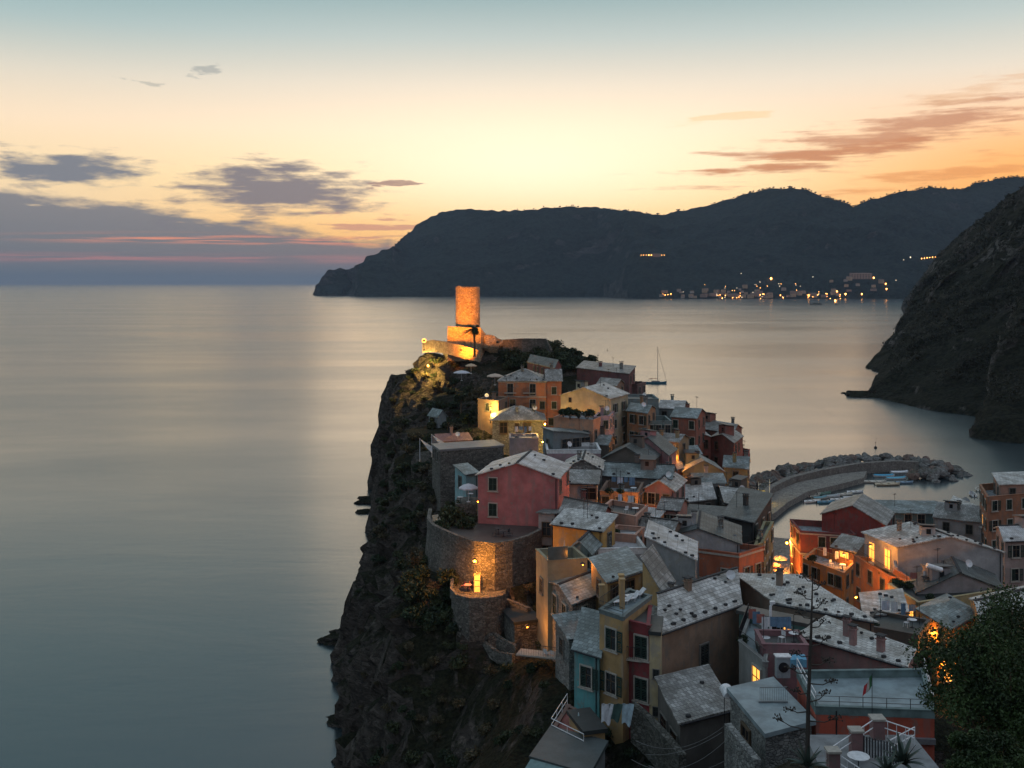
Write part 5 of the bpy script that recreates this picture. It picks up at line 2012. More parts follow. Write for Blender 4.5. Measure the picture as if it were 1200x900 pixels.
for (px, py, lab) in [(712, 411, 'small dark buoy floating left of the yacht'), (1026, 525, 'small dark buoy off the breakwater')]:
    g_ = E(px, py, 0)
    bm = bmesh.new()
    lathe(bm, [(.1, -.3), (.55, -.1), (.6, .3), (.25, .6), (.08, .7), (.06, 1.8), (.2, 1.85), (.2, 2.1), (.02, 2.2)], 10)
    o = link('buoy', bm, IRON)
    o.location = g_
    tag(o, lab, 'buoy')
# line of net floats
for k in range(26):
    t_ = k / 25
    px, py = 915 + 70 * t_ + 42 * t_ * t_, 452 + 42 * t_ + 20 * t_ * t_
    g_ = E(px, py, 0)
    if k == 0:
        bm = bmesh.new()
        lathe(bm, [(.05, -.2), (.3, -.05), (.34, .1), (.2, .28), (.03, .32)], 8)
        FLT = link('net_float', bm, IRON)
        o = FLT
    else:
        o = inst(FLT)
    o.location = g_
    o.scale = (.5, .5, .5)
    tag(o, 'tiny dark float in the line curving across the bay', 'float', 'floats curving across the bay')

# ================================================================== THE FAR TOWN
rnd = random.Random(11)
fm = [plain('far_wall_%d' % i, c3(*c), .9) for i, c in enumerate([(.35, .30, .26), (.42, .30, .2), (.40, .36, .33), (.3, .2, .16)])]
FB = []
for i in range(4):
    bm = bmesh.new()
    w, d, h = [(14, 10, 9), (18, 10, 12), (11, 9, 7), (24, 12, 9)][i]
    box(bm, (0, 0, h / 2), (w, d, h))
    v = [bm.verts.new(q_) for q_ in ((-w / 2 - .5, -d / 2 - .5, h), (w / 2 + .5, -d / 2 - .5, h), (w / 2 + .5, d / 2 + .5, h), (-w / 2 - .5, d / 2 + .5, h), (-w / 2, 0, h + 2.4), (w / 2, 0, h + 2.4))]
    for f in ((0, 1, 5, 4), (2, 3, 4, 5), (0, 4, 3), (1, 2, 5)):
        bm.faces.new([v[q_] for q_ in f]).material_index = 1
    for fl in range(int(h / 3)):
        for k in range(int(w / 3.2)):
            box(bm, (-w / 2 + 1.8 + k * 3.1, -d / 2, 1.8 + fl * 3), (1.1, .3, 1.5), mi=2)
    me = bpy.data.meshes.new('far_house')
    bm.to_mesh(me)
    bm.free()
    for q_ in (fm[i], plain('far_roof', c3(.2, .12, .09), .9), GLASS):
        me.materials.append(q_)
    FB.append(me)
nfar = 0
for k in range(120):
    px = rnd.uniform(772, 985) if rnd.random() < .75 else rnd.uniform(800, 910)
    py = 349 - abs(rnd.gauss(0, 5.5))
    if rnd.random() < .12:
        px, py = rnd.uniform(990, 1060), rnd.uniform(322, 342)
    loc, nn = hit(mount_bvh, px, py)
    if loc is None or loc.y > 6000 or loc.z < 0:
        continue
    o = bpy.data.objects.new('far_house', FB[rnd.randrange(4)])
    COL.objects.link(o)
    o.location = (loc.x, loc.y - 6, loc.z - 2)
    s_ = rnd.uniform(.7, 1.2)
    o.scale = (s_, s_, s_)
    o.rotation_euler = (0, 0, rnd.uniform(-.5, .5))
    tag(o, 'tiny house of the far town scattered along the opposite shore', 'house', 'houses of the far town')
    nfar += 1
    if nfar >= 80:
        break
loc, nn = hit(mount_bvh, 1007, 326)
if loc:
    o = bpy.data.objects.new('hillside_hotel', FB[3])
    COL.objects.link(o)
    o.location = (loc.x, loc.y - 15, loc.z - 4)
    o.scale = (3.6, 1.5, 2.2)
    tag(o, 'long pale hotel on the far hillside above the town', 'hotel')
loc, nn = hit(mount_bvh, 766, 300)
if loc:
    o = bpy.data.objects.new('ridge_hotel', FB[3])
    COL.objects.link(o)
    o.location = (loc.x, loc.y - 15, loc.z - 4)
    o.scale = (2.2, 1.2, 1.2)
    tag(o, 'lit up hotel alone, halfway up the far mountain', 'hotel')
lights = [(903, 327, 9, 1), (1023, 326, 7, 1), (1037, 333, 6, 1), (1038, 339, 6, 1), (980, 342, 6, 1), (990, 345, 7, 1), (1009, 345, 6, 1), (978, 353, 8, 1), (984, 351, 6, 1), (845, 344, 6, 1), (846, 350, 4, 1),
          (868, 321, 3, 0), (890, 331, 3, 0), (912, 333, 3, 0), (913, 336, 3, 0), (952, 325, 3, 0), (1049, 329, 3, 0), (1058, 305, 3, 0), (1066, 302, 5, 0)]
lights += [(1079 + 3.2 * k, 303.5 - .4 * k, 3.5, 1) for k in range(6)]
lights += [(751 + 3 * k, 299.5, 4.2 if k in (3, 4, 5, 6) else 2.4, 1) for k in range(10)]
lights += [(rnd.uniform(775, 805), 345.5 + rnd.uniform(-.8, .8), 3.2, 1) for k in range(7)]
lights += [(rnd.uniform(828, 985), 347 + rnd.gauss(0, 1.6), rnd.choice([2.5, 3, 4]), rnd.random() < .8) for k in range(60)]
lights += [(rnd.uniform(800, 960), rnd.uniform(332, 345), 2.2, rnd.random() < .5) for k in range(22)]
ORL = emis('far_lamp_orange', (1.0, .40, .09, 1), 12.0)
WHL = emis('far_lamp_white', (1.0, .80, .55, 1), 2.5)
LM = {}
for kind, mt in ((True, ORL), (False, WHL)):
    bm = bmesh.new()
    bmesh.ops.create_icosphere(bm, subdivisions=2, radius=1.0)
    tube(bm, [(0, .2, -2.5), (0, .2, -.5)], .1, 4)
    me = bpy.data.meshes.new('far_lamp')
    bm.to_mesh(me)
    bm.free()
    me.materials.append(mt)
    LM[kind] = me
nl = 0
for (px, py, r_, org_) in lights:
    best = None
    for bv in (mount_bvh, head_bvh):
        loc, nn = hit(bv, px, py)
        if loc is not None and (best is None or loc.y < best.y):
            best = loc
    if best is None:
        g_ = E(px, max(py, 350.5), 2)
        best = g_
    s_ = r_ * .44 * best.y / 4200
    o = bpy.data.objects.new('far_lamp', LM[bool(org_)])
    COL.objects.link(o)
    o.location = (best.x, best.y - 9 * best.y / 4200, best.z + 2)
    o.scale = (s_, s_, s_)
    big_l = r_ >= 6
    tag(o, 'larger orange street lamp glowing over the far town' if big_l else ('small orange lamp glowing in the far town' if org_ else 'small white lamp glowing in the far town'),
        'street lamp', 'large lamps of the far town' if big_l else ('small orange lamps of the far town' if org_ else 'small white lamps of the far town'))

# pines along the far ridge
PM = []
for i in range(3):
    bm = bmesh.new()
    tube(bm, [(0, 0, -3), (.3, 0, 6)], .45, 4)
    for k in range(3 + i):
        bmesh.ops.create_icosphere(bm, subdivisions=1, radius=1.0, matrix=Matrix.Translation((rnd.uniform(-2.5, 2.5), rnd.uniform(-2, 2), rnd.uniform(5, 8.5))) @ Matrix.Diagonal((rnd.uniform(2, 4), rnd.uniform(2, 4), rnd.uniform(1.2, 2.2), 1)))
    for v in bm.verts:
        v.co += noise.noise_vector(v.co * .9) * .7
    me = bpy.data.meshes.new('ridge_pine')
    bm.to_mesh(me)
    bm.free()
    me.materials.append(leafmat('far_pine', c3(.02, .03, .02), c3(.035, .045, .03)))
    PM.append(me)
cr_ = [c for c in mcrest if 600 + 1200 * c.x / c.y < 1215 and 600 + 1200 * c.x / c.y > 600]
for k in range(420):
    if k > 398:
        break
    i = rnd.randrange(len(cr_) - 1)
    px = 600 + 1200 * cr_[i].x / cr_[i].y
    if px < 830 and rnd.random() < .7:
        continue
    c_ = cr_[i].lerp(cr_[i + 1], rnd.random())
    o = bpy.data.objects.new('ridge_pine', PM[rnd.randrange(3)])
    COL.objects.link(o)
    o.location = (c_.x, c_.y, c_.z - 3)
    s_ = rnd.uniform(.45, 1.25)
    o.scale = (s_, s_, s_)
    tag(o, 'tiny pine silhouetted on the crest of the far mountains', 'tree', 'pines along the far ridge')

# ================================================================== PLANTS
def plant_mesh(kind, seed, mat, n=520, r=1.0, h=.9, size=.13):
    rnd = random.Random(seed)
    bm = bmesh.new()
    for k in range(9):
        a = rnd.random() * 6.28
        q_ = rnd.random() ** .5 * r * .6
        leaves(bm, (q_ * math.cos(a), q_ * math.sin(a), h * rnd.uniform(.3, .75)), (r * .45, r * .45, h * .38), n // 9, size, rnd, .35)
    me = bpy.data.meshes.new(kind)
    bm.to_mesh(me)
    bm.free()
    me.materials.append(mat)
    bm = bmesh.new()
    for k in range(6):
        a = k * 1.05
        tube(bm, [(0, 0, -.4), (.3 * r * math.cos(a), .3 * r * math.sin(a), h * .4), (.55 * r * math.cos(a), .55 * r * math.sin(a), h * .75)], [.04, .03, .015], 4)
    ms = bpy.data.meshes.new('stem')
    bm.to_mesh(ms)
    bm.free()
    ms.materials.append(WOOD)
    return me, ms


LF1 = leafmat('scrub_leaf', c3(.018, .028, .012), c3(.05, .06, .025))
LF2 = leafmat('dark_leaf', c3(.012, .022, .012), c3(.03, .05, .02))
LF3 = leafmat('dry_leaf', c3(.04, .036, .02), c3(.09, .075, .04))
SH = [plant_mesh('foliage', 5, LF1), plant_mesh('foliage', 6, LF2, 620), plant_mesh('foliage', 7, LF3, 420), plant_mesh('foliage', 8, LF1, 700, 1.1, 1.3)]


def shrub(p, s, k, label, group=None, cat='shrub', rz=None):
    t = thing('shrub', label, cat, p, rnd.uniform(0, 6.2), group)
    o = bpy.data.objects.new('foliage', SH[k][0])
    COL.objects.link(o)
    o.parent = t
    o = bpy.data.objects.new('stem', SH[k][1])
    COL.objects.link(o)
    o.parent = t
    t.scale = s if isinstance(s, tuple) else (s, s, s)
    return t


rnd = random.Random(21)
# scrub on the castle rock
for k in range(120):
    px, py = rnd.uniform(592, 690), rnd.uniform(396, 436)
    p_ = on_ground(px, py)
    if p_ and p_[1] < 300:
        shrub((p_[0], p_[1], p_[2] - .3), rnd.uniform(1.4, 2.6), rnd.choice((1, 3, 1)), 'dark bushy shrub on the castle rock right of the tower', 'shrubs right of the tower')
def scrub(n, x0, x1, y0, y1, s0, s1, kinds, label, group, ymin=0, ymax=1e9, xl=None):
    for k in range(n):
        px, py = rnd.uniform(x0, x1), rnd.uniform(y0, y1)
        if xl and px < xl(py):
            continue
        p_ = on_ground(px, py)
        if p_ and ymin < p_[1] < ymax and p_[2] > 3:
            shrub((p_[0], p_[1], p_[2] - .25), rnd.uniform(s0, s1), rnd.choice(kinds), label, group)


scrub(75, 440, 560, 405, 520, .9, 2.0, (0, 1, 2), 'low scrub clinging to the cliff below the castle', 'scrub below the castle')
scrub(60, 440, 510, 510, 660, .7, 1.7, (0, 1, 2), 'low scrub clinging to the cliff left of the bastion', 'scrub left of the bastion')
scrub(70, 420, 640, 690, 900, .5, 1.2, (0, 2, 2, 1), 'dry scrub on the dark slope below the bastion', 'scrub on the lower slope')
scrub(34, 470, 540, 655, 740, .9, 1.7, (1, 3), 'green shrub at the left foot of the bastion', 'shrubs at the bastion foot')
scrub(40, 640, 860, 835, 900, .5, 1.1, (1, 0), 'dark shrub in the gully between the near houses', 'shrubs between the near houses')
for (px, py, Y, s, k, lab) in [(530, 600, 121, 1.9, 3, 'leafy shrub filling the left end of the bastion terrace'), (543, 605, 119.5, 1.6, 1, 'dark shrub in the middle of the bastion garden'),
                               (519, 607, 120, 1.4, 1, 'small dark shrub at the rim of the bastion terrace'), (536, 592, 124, 1.8, 3, 'tall shrub at the back of the bastion garden'),
                               (552, 596, 123, 1.3, 0, 'shrub touching the left corner of the pink-red house')]:
    g_ = E(px, py + 14, 30.7)
    shrub((g_.x, g_.y, 30.5), s, k, lab)
for (h_, u0, n_, s_) in []:
    pass
for (px, py, Y, s, lab) in [(668, 486, 166, 1.4, 'shrub on the planted terrace, left one'), (678, 487, 165.5, 1.3, 'shrub in the middle of the planted terrace'), (688, 488, 165, 1.4, 'shrub at the right end of the planted terrace'),
                            (660, 485, 167, 1.0, 'small shrub in the corner of the planted terrace'), (715, 577, 131, .8, 'potted shrub on the cluttered brown terrace'), (728, 577, 131, .7, 'second potted shrub on the brown terrace, right of the first'),
                            (953, 656, 132, .8, 'potted shrub on the crowded orange terrace'), (1052, 684, 112, .9, 'shrub trailing over the dark balcony below the grey gable'), (1066, 688, 111, .8, 'shrub at the end of the dark balcony by the cream wall')]:
    g_ = G(px, py, Y)
    shrub((g_.x, g_.y, g_.z - .2), s, 1, lab)

# palm by the tower
pp = G(556, 411, 252)
t = thing('palm_tree', 'windblown palm in silhouette before the lit castle tower', 'palm', pp)
bm = bmesh.new()
tube(bm, [(0, 0, -1.5), (.05, 0, 2.0), (-.1, 0, 4.0), (.0, 0, 5.4)], [.34, .26, .24, .3], 9)
link('trunk', bm, WOOD, t)
bm = bmesh.new()
rp = random.Random(4)
for k in range(46):
    a = rp.uniform(0, 6.28)
    up = rp.uniform(-.2, 1.3)
    L_ = rp.uniform(1.8, 2.6)
    pts_ = []
    for j in range(7):
        s_ = j / 6
        x = math.cos(a) * L_ * s_ * .9 - 1.3 * s_ * s_
        y = math.sin(a) * L_ * s_ * .9
        z = 5.4 + up * L_ * s_ * .8 - 1.8 * s_ * s_ * (1.0 if up < .8 else .7)
        pts_.append(Vector((x, y, z)))
    for j in range(6):
        d = (pts_[j + 1] - pts_[j]).normalized()
        sd = d.cross(Vector((0, 0, 1))).normalized()
        for s2 in (-1, 1):
            for q_ in range(3):
                b0 = pts_[j].lerp(pts_[j + 1], q_ / 3)
                ln = .55 * math.sin(math.pi * min(1, (j + q_ / 3 + .8) / 7)) + .12
                e1 = b0 + sd * s2 * ln + d * ln * .6 - Vector((0, 0, ln * .35))
                bm.faces.new([bm.verts.new(b0), bm.verts.new(b0 + d * .12), bm.verts.new(e1)])
        tube(bm, [pts_[j], pts_[j + 1]], .02, 3)
link('crown', bm, LF2, t)


def tree(p, H, cr, label, mat, n=5200, size=.16, seed=1, blobs=22, trunk_r=.16, cat='tree', cz=None):
    rt_ = random.Random(seed)
    t = thing('leafy_tree', label, cat, p)
    bm = bmesh.new()
    bt = bmesh.new()
    zc = H * .62 if cz is None else cz
    tube(bt, [(0, 0, -1.5), (.1, 0, H * .2), (0, .1, H * .45), (.1, 0, H * .8)], [trunk_r * 1.3, trunk_r, trunk_r * .75, trunk_r * .25], 8)
    for k in range(blobs):
        d = Vector((rt_.gauss(0, 1), rt_.gauss(0, 1), rt_.gauss(0, .8))).normalized() * (.35 + .65 * rt_.random())
        c_ = Vector((d.x * cr[0], d.y * cr[1], zc + d.z * cr[2]))
        rr = rt_.uniform(.22, .42)
        leaves(bm, c_, (cr[0] * rr, cr[1] * rr, cr[2] * rr * .8), n // blobs, size, rt_, .35)
        tube(bt, [(0, 0, H * .3), (c_.x * .5, c_.y * .5, (H * .3 + c_.z) * .5 + .2), tuple(c_)], [trunk_r * .5, trunk_r * .3, trunk_r * .08], 5)
    link('trunk', bt, WOOD, t)
    link('crown', bm, mat, t)
    return t


NEARL = leafmat('near_leaf', c3(.010, .022, .006), c3(.042, .074, .02))
g0 = (17.6, 38.0, gz(17.6, 38.0))
tree((19.1, 39.0, min(gz(19.1, 39), 42)), 5, (3.2, 3.6, 3.0), 'big dark leafy tree filling the lower right corner', NEARL, 62000, .065, 3, 64, .25, cz=max(3.0, 44.6 - min(gz(18.6, 39), 42)))
tree((15.6, 33.5, min(gz(15.6, 33.5), 41)), 3, (1.4, 1.6, 1.0), 'lower leafy bush in front of the big corner tree', NEARL, 18000, .06, 5, 30, .1, cz=44.3 - min(gz(15.2, 33.5), 41))
tree(G(549, 505, 205), 4.5, (2.0, 2.0, 1.5), 'round dark tree left of the yellow lit yard', LF2, 3500, .22, 8, 14)
tree(G(505, 515, 215), 4.5, (1.5, 1.5, 1.7), 'narrow green tree on the cliff above the white sails', LF1, 3000, .2, 9, 12)
tree(G(560, 478, 222), 4.5, (2.8, 2.2, 1.8), 'pale bare looking tree below the castle rock', LF3, 3500, .2, 10, 16)
tree(G(540, 478, 228), 4, (2.2, 2, 1.6), 'dark tree between the umbrellas and the blue-grey hut', LF1, 3000, .22, 12, 14)

# undergrowth on the cliffs: uncountable tufts
rnd = random.Random(5)
bm = bmesh.new()
cnt = 0
for k in range(30000):
    x, y = rnd.uniform(-44, 22), rnd.uniform(66, 305)
    if x > -4 and y > 120 and y < 250:
        continue
    i = min(max(int(np.searchsorted(xs, x)), 0), len(xs) - 1)
    j = min(max(int(np.searchsorted(ys, y)), 0), len(ys) - 1)
    if H_[j, i] < 4 or SD[j, i] < 1.5 or noise.noise(Vector((x * .09, y * .09, 0))) < -.05:
        continue
    loc, nn, a_, b_ = ter_bvh.ray_cast(Vector((x, y, 120)), Vector((0, 0, -1)))
    if not loc or nn.z < .28:
        continue
    leaves(bm, (loc.x, loc.y, loc.z + .1), (.5, .5, .3), 7, .2 if y < 150 else .3, rnd, .2)
    cnt += 1
    if cnt > 7500:
        break
o = link('undergrowth', bm, LF1)
tag(o, 'low dark undergrowth covering the ledges of the cliffs', 'undergrowth', kind='stuff')
# the same on the right headland
rnd = random.Random(6)
bm = bmesh.new()
for k in range(6000):
    px, py = rnd.uniform(1030, 1200), rnd.uniform(220, 505)
    loc, nn = hit(head_bvh, px, py)
    if loc is None or loc.z < 12 or noise.noise(loc * .02) < -.12:
        continue
    s_ = loc.y / 400
    leaves(bm, (loc.x, loc.y, loc.z), (1.3 * s_, 1.3 * s_, .9 * s_), 9, .42 * s_, rnd, .2)
o = link('headland_scrub', bm, leafmat('headland_leaf', c3(.018, .018, .011), c3(.038, .034, .02)))
tag(o, 'dark scrub covering the steep right headland', 'scrub', kind='stuff')

# agave with its tall dead flower stalk
ap = Vector((G(946, 884, 42).x, 42, G(946, 896, 42).z))
t = thing('agave_plant', 'agave with a tall bare flower stalk rising over the near roofs', 'agave', ap)
bm = bmesh.new()
top_ = G(952.5, 672, 42) - ap
tube(bm, [(0, 0, -.3), (top_.x * .3 - .03, 0, top_.z * .3), (top_.x * .7, 0, top_.z * .7), (top_.x, 0, top_.z)], [.10, .085, .055, .02], 8)
link('flower_stalk', bm, plain('dead_stalk', c3(.045, .038, .032), .9), t)
ra = random.Random(2)
for k in range(17):
    f = .18 + .78 * k / 16
    s_ = 1 if k % 2 else -1
    L_ = (1 - .72 * f) * ra.uniform(.9, 1.25)
    b0 = Vector((top_.x * f, 0, top_.z * f))
    yv = ra.uniform(-.6, .6)
    e1 = b0 + Vector((s_ * L_ * .6, yv * L_ * .6, .02))
    e2_ = b0 + Vector((s_ * L_, yv * L_, .22))
    bm = bmesh.new()
    tube(bm, [b0, e1, e2_], [.03, .022, .015], 5)
    for q_ in range(16):
        c_ = e2_ + Vector((ra.uniform(-.26, .22) * 1.1, ra.uniform(-.18, .18), ra.uniform(-.05, .13)))
        tube(bm, [e2_.lerp(e1, ra.random() * .6), c_], .009, 3)
        box(bm, c_, (.04, .04, .06))
    link('flower_branch', bm, plain('dead_stalk', c3(.045, .038, .032), .9), t)


def agave(p, s, label, nleaf=22, seed=0):
    t = thing('agave_plant', label, 'agave', p)
    ra = random.Random(seed)
    for k in range(nleaf):
        a = k * 2.4
        up = .25 + 1.1 * k / nleaf
        L_ = s * ra.uniform(.8, 1.1)
        bm = bmesh.new()
        prev = None
        for j in range(7):
            q_ = j / 6
            r_ = L_ * (q_ * math.cos(up * .9))
            z = L_ * (math.sin(up) * q_ * 1.1 - .35 * q_ * q_ * (1.4 - up))
            w = s * .11 * (1 - q_) ** .6 * (1 if j else .7)
            d = Vector((math.cos(a), math.sin(a), 0))
            sd = Vector((-math.sin(a), math.cos(a), 0))
            c_ = d * r_ + Vector((0, 0, z))
            cur = [bm.verts.new(c_ + sd * w + Vector((0, 0, w * .5))), bm.verts.new(c_), bm.verts.new(c_ - sd * w + Vector((0, 0, w * .5)))]
            if prev:
                bm.faces.new((prev[0], prev[1], cur[1], cur[0]))
                bm.faces.new((prev[1], prev[2], cur[2], cur[1]))
            prev = cur
        link('leaf', bm, plain('agave_leaf', c3(.05, .075, .06), .6), t)
    return t


agave(G(1058, 896, 48), 1.35, 'grey-green agave with long curved leaves left of the corner tree', seed=3)
agave(G(1040, 908, 46), 1.1, 'smaller agave at the bottom edge beside the gate', seed=4)
agave(ap + Vector((0, 0, -.1)), 1.1, 'rosette of leaves at the foot of the tall flower stalk', 16, 6)


# ================================================================== ROOF TERRACES AND SMALL THINGS
def lounger(p, rz, label):
    t = thing('sun_lounger', label, 'sun lounger', p, rz)
    bm = bmesh.new()
    box(bm, (-.25, 0, .32), (1.3, .6, .05))
    link('seat', bm, PLAST, t)
    bm = bmesh.new()
    box(bm, (.68, 0, .53), (.75, .58, .05), rot=Matrix.Rotation(-.7, 4, 'Y'))
    link('backrest', bm, PLAST, t)
    for a in (-.8, .35):
        for b in (-.25, .25):
            bm = bmesh.new()
            tube(bm, [(a, b, .3), (a, b, 0)], .025, 4)
            link('leg', bm, PLAST, t)
    return t


zt_ = HQ[id(H_och)][1] - .25
for i, (px, py, rz) in enumerate([(729, 704, .3), (738, 701, .5), (744, 697, .4)]):
    g_ = E(px, py, zt_ + .3)
    lounger((g_.x, g_.y, zt_), rz, ['white sun lounger nearest the posts on the ochre roof terrace', 'white sun lounger in the middle of the ochre roof terrace', 'white sun lounger farthest back on the ochre roof terrace'][i])
for i, (px, py, h_) in enumerate([(705, 707, 1.5), (729, 713, 2.4), (728, 700, 1.9)]):
    g_ = E(px, py, zt_)
    bm = bmesh.new()
    box(bm, (0, 0, h_ / 2), (.42, .42, h_))
    box(bm, (0, 0, h_ + .05), (.52, .52, .1))
    o = link('pillar', bm, stucco((OCHRE[0], OCHRE[1], OCHRE[2], 1)), H_och)
    o.location = g_ - H_och.location
q, Z, org, _ = HQ[id(H_och)]
railing(H_och, q[0] - org, q[1] - org, Z - org.z + .1, .7, bars=False)
railing(H_och, q[0] - org, q[3] - org, Z - org.z + .1, .9, bars=True)
# pale terrace: lounger and table
q, Z, org, _ = HQ[id(H_wg)]
g_ = q[0].lerp(q[2], .45)
lounger((g_.x + 1.2, g_.y, Z - .55), .2, 'white sun lounger on the inset white terrace')
table((g_.x - .8, g_.y + .5, Z - .55), 'small white table on the inset white terrace')
chair((g_.x + 2.6, g_.y + 1, Z - .55), 1, 'white chair by the wall of the inset white terrace')
# glazed cream terrace: folded parasol, glass screen
q, Z, org, _ = HQ[id(H_cg)]
g_ = q[0].lerp(q[2], .62)
parasol((g_.x, g_.y, Z - 1.1), (.6, .42, .3), 'folded pale parasol on the glazed cream terrace', 1.3, 2.2, True)
bm = bmesh.new()
a_, b_ = q[0] - org, q[0].lerp(q[1], .5) - org
box(bm, ((a_.x + b_.x) / 2, (a_.y + b_.y) / 2, Z - org.z + .75), ((b_ - a_).length, .03, 1.3), math.atan2(b_.y - a_.y, b_.x - a_.x))
link('glass_screen', bm, plain('teal_glass', c3(.07, .10, .11), .2), H_cg)
# bastion terrace: tables and slabs, umbrellas by the pink house
for (px, py, lab) in [(590, 629, 'dark table set on the bastion terrace'), (584, 626, 'second dark table behind the first on the bastion terrace')]:
    g_ = E(px, py, 30.7)
    table(g_, lab, .55, .74, DARKST)
for (px, py, rz, lab) in [(598, 629, 1.0, 'dark chair right of the tables on the bastion terrace'), (579, 629, -1.4, 'dark chair left of the tables on the bastion terrace')]:
    g_ = E(px, py, 30.7)
    chair(g_, rz, lab, DARKST)
g_ = E(549, 607, 30.7)
parasol(g_ + Vector((0, 0, 2.0)), (.55, .52, .56), 'round pale parasol open beside the pink-red house', 1.25, 2.2)
bm = bmesh.new()
prism(bm, [(-1.6, -1.2), (1.0, -1.2), (1.0, 3), (-1.6, 3)], -.6, 2.0)
o = link('garden_platform', bm, STONE)
o.location = g_
tag(o, 'stone platform carrying the cafe corner beside the pink-red house', 'platform')
for (dx_, dy_, lab) in [(-1.0, -.4, 'small table under the pale round parasol'), (.2, 1.6, 'small table behind the pale round parasol')]:
    table(g_ + Vector((dx_, dy_, 2.0)), lab, .35)
# lower terrace: table, chairs, lit doorway
for (px, py, lab) in [(548, 693, 'small table with a pale cloth on the half-round terrace')]:
    g_ = E(px, py, LZ - .9)
    table(g_, lab, .45, .74, plain('rosy_cloth', c3(.55, .3, .27), .8))
for (px, py, rz, lab) in [(543, 691, -1.2, 'red chair left of the table on the half-round terrace'), (553, 690, 1.2, 'red chair right of the table on the half-round terrace')]:
    chair(E(px, py, LZ - .9), rz, lab, plain('red_chair', c3(.4, .1, .07), .6))
g_ = Vector((-3.8, 109.9, 0))
t = thing('lit_doorway', 'tall glowing doorway in the bastion behind the half-round terrace', 'doorway', (g_.x, g_.y + 1.5, LZ - .9))
bm = bmesh.new()
for s_ in (-1, 1):
    box(bm, (s_ * .55, 0, 1.1), (.14, .3, 2.2))
box(bm, (0, 0, 2.27), (1.24, .3, .14))
link('door_frame', bm, FORT, t)
bm = bmesh.new()
box(bm, (0, .05, 1.1), (.94, .05, 2.18))
for x_ in (-.22, .22, 0):
    box(bm, (x_, .0, 1.1), (.05, .04, 2.16), mi=1)
for z_ in (.7, 1.4):
    box(bm, (0, .0, z_), (.92, .042, .05), mi=1)
link('door', bm, None, t, mats=[LITP, WOOD])
t.scale = (.6, 1, .9)
g_ = E(545, 684, LZ - .9)
parasol(g_, (.5, .45, .42), 'folded pale parasol at the rim of the half-round terrace', 1.0, 2.3, True)
# umbrellas and white sails below the castle
for (px, py, Y, c_, lab, r_) in [(541, 436, 238, (.5, .5, .54), 'wide grey-white parasol on the dark slope below the tower', 2.0), (552, 428, 242, (.5, .36, .24), 'round tan parasol just below the castle wall', 1.4),
                                 (580, 440, 214, (.5, .38, .3), 'tan parasol close to the left side of the orange hotel', 1.8)]:
    g_ = G(px, py, Y)
    parasol(g_ - Vector((0, 0, 2.0)), c_, lab, r_)
for i, (px, py) in enumerate([(503, 522), (517, 517)]):
    g_ = G(px, py, 186)
    bm = bmesh.new()
    v = [bm.verts.new(q_) for q_ in ((-1.7, 0, 1.2), (.9, -1.0, -1.6), (1.3, 1.6, -1.0), (-.4, .2, -.6))]
    bm.faces.new((v[0], v[1], v[3]))
    bm.faces.new((v[0], v[3], v[2]))
    bm.faces.new((v[3], v[1], v[2]))
    tube(bm, [(-1.7, 0, -4), (-1.7, 0, 1.3)], .05, 5)
    tube(bm, [(.9, -1, -5), (.9, -1, -1.5)], .05, 5)
    bmesh.ops.solidify(bm, geom=bm.faces[:3], thickness=.02)
    o = link('shade_sail', bm, plain('white_canvas', c3(.65, .65, .68), .8))
    o.location = g_
    tag(o, 'white triangular shade sail on the cliff terrace, left one' if i == 0 else 'white triangular shade sail on the cliff terrace, right one', 'shade sail')
# laundry between the ochre tower and the cream front
la = G(706, 826, 77)
lb = G(758, 818, 77)
t = thing('clothes_line', 'washing line with pale cloths hung below the ochre tower', 'clothes line', la)
bm = bmesh.new()
tube(bm, [(0, 0, 0), ((lb - la).x * .5, 0, (lb - la).z * .5 - .25), (lb - la)], .012, 4)
link('line', bm, IRON, t)
for (px, w_, h_, c_) in [(712, .9, 1.5, (.6, .62, .66)), (722, 1.0, 1.3, (.05, .1, .09)), (736, .9, 1.6, (.42, .55, .62))]:
    s_ = (G(px, 824, 77) - la)
    bm = bmesh.new()
    grid = [[bm.verts.new((s_.x - w_ / 2 + w_ * i / 6 * (1 - .25 * j / 5), .10 * math.sin(i * 1.9 + j * .4) + .02 * j, s_.z - .05 - h_ * j / 5 * (1 - .12 * math.sin(i)))) for i in range(7)] for j in range(6)]
    for j in range(5):
        for i in range(6):
            bm.faces.new((grid[j][i], grid[j][i + 1], grid[j + 1][i + 1], grid[j + 1][i]))
    o = link('hanging_cloth', bm, plain('cloth_' + '%.2f' % c_[0], c3(*c_), .9), t, smooth=True)
# rubble retaining wall under the brown house (below the laundry)
STONE_DK = stonewall('mossy_rubble', c3(0.05, 0.05, 0.04), c3(0.14, 0.135, 0.12), 3.0)
wallrun([G(742, 822, 78), G(760, 838, 77), G(782, 862, 74), G(800, 885, 72)], 3, .6, STONE_DK, 'rough stone wall dropping between the laundry and the outhouse', uneven=.3)
wallrun([G(853, 848, 68), G(868, 868, 66), G(888, 892, 64)], 4, .5, STONE_G, 'pale rubble wall running down past the stone outbuilding', uneven=.3)
wallrun([G(570, 735, 108), G(590, 748, 105), G(606, 757, 103)], 1.6, .4, STONE, 'low stone wall stepping down to the little hut', uneven=.2)
wallrun([G(568, 752, 106), G(584, 763, 104), G(602, 766, 102)], 1.2, .4, STONE, 'lowest stone wall on the slope left of the hut', uneven=.2)
wallrun([G(590, 700, 110), G(604, 706, 109), G(620, 712, 107)], 1.6, .4, STONE, 'stone parapet running from the half-round terrace towards the hut', uneven=.15)
wallrun([G(482, 540, 190), G(488, 530, 190), G(500, 528, 188), G(512, 530, 186)], 4, .6, STONE, 'old stone wall on the cliff edge below the white sails', uneven=.3)
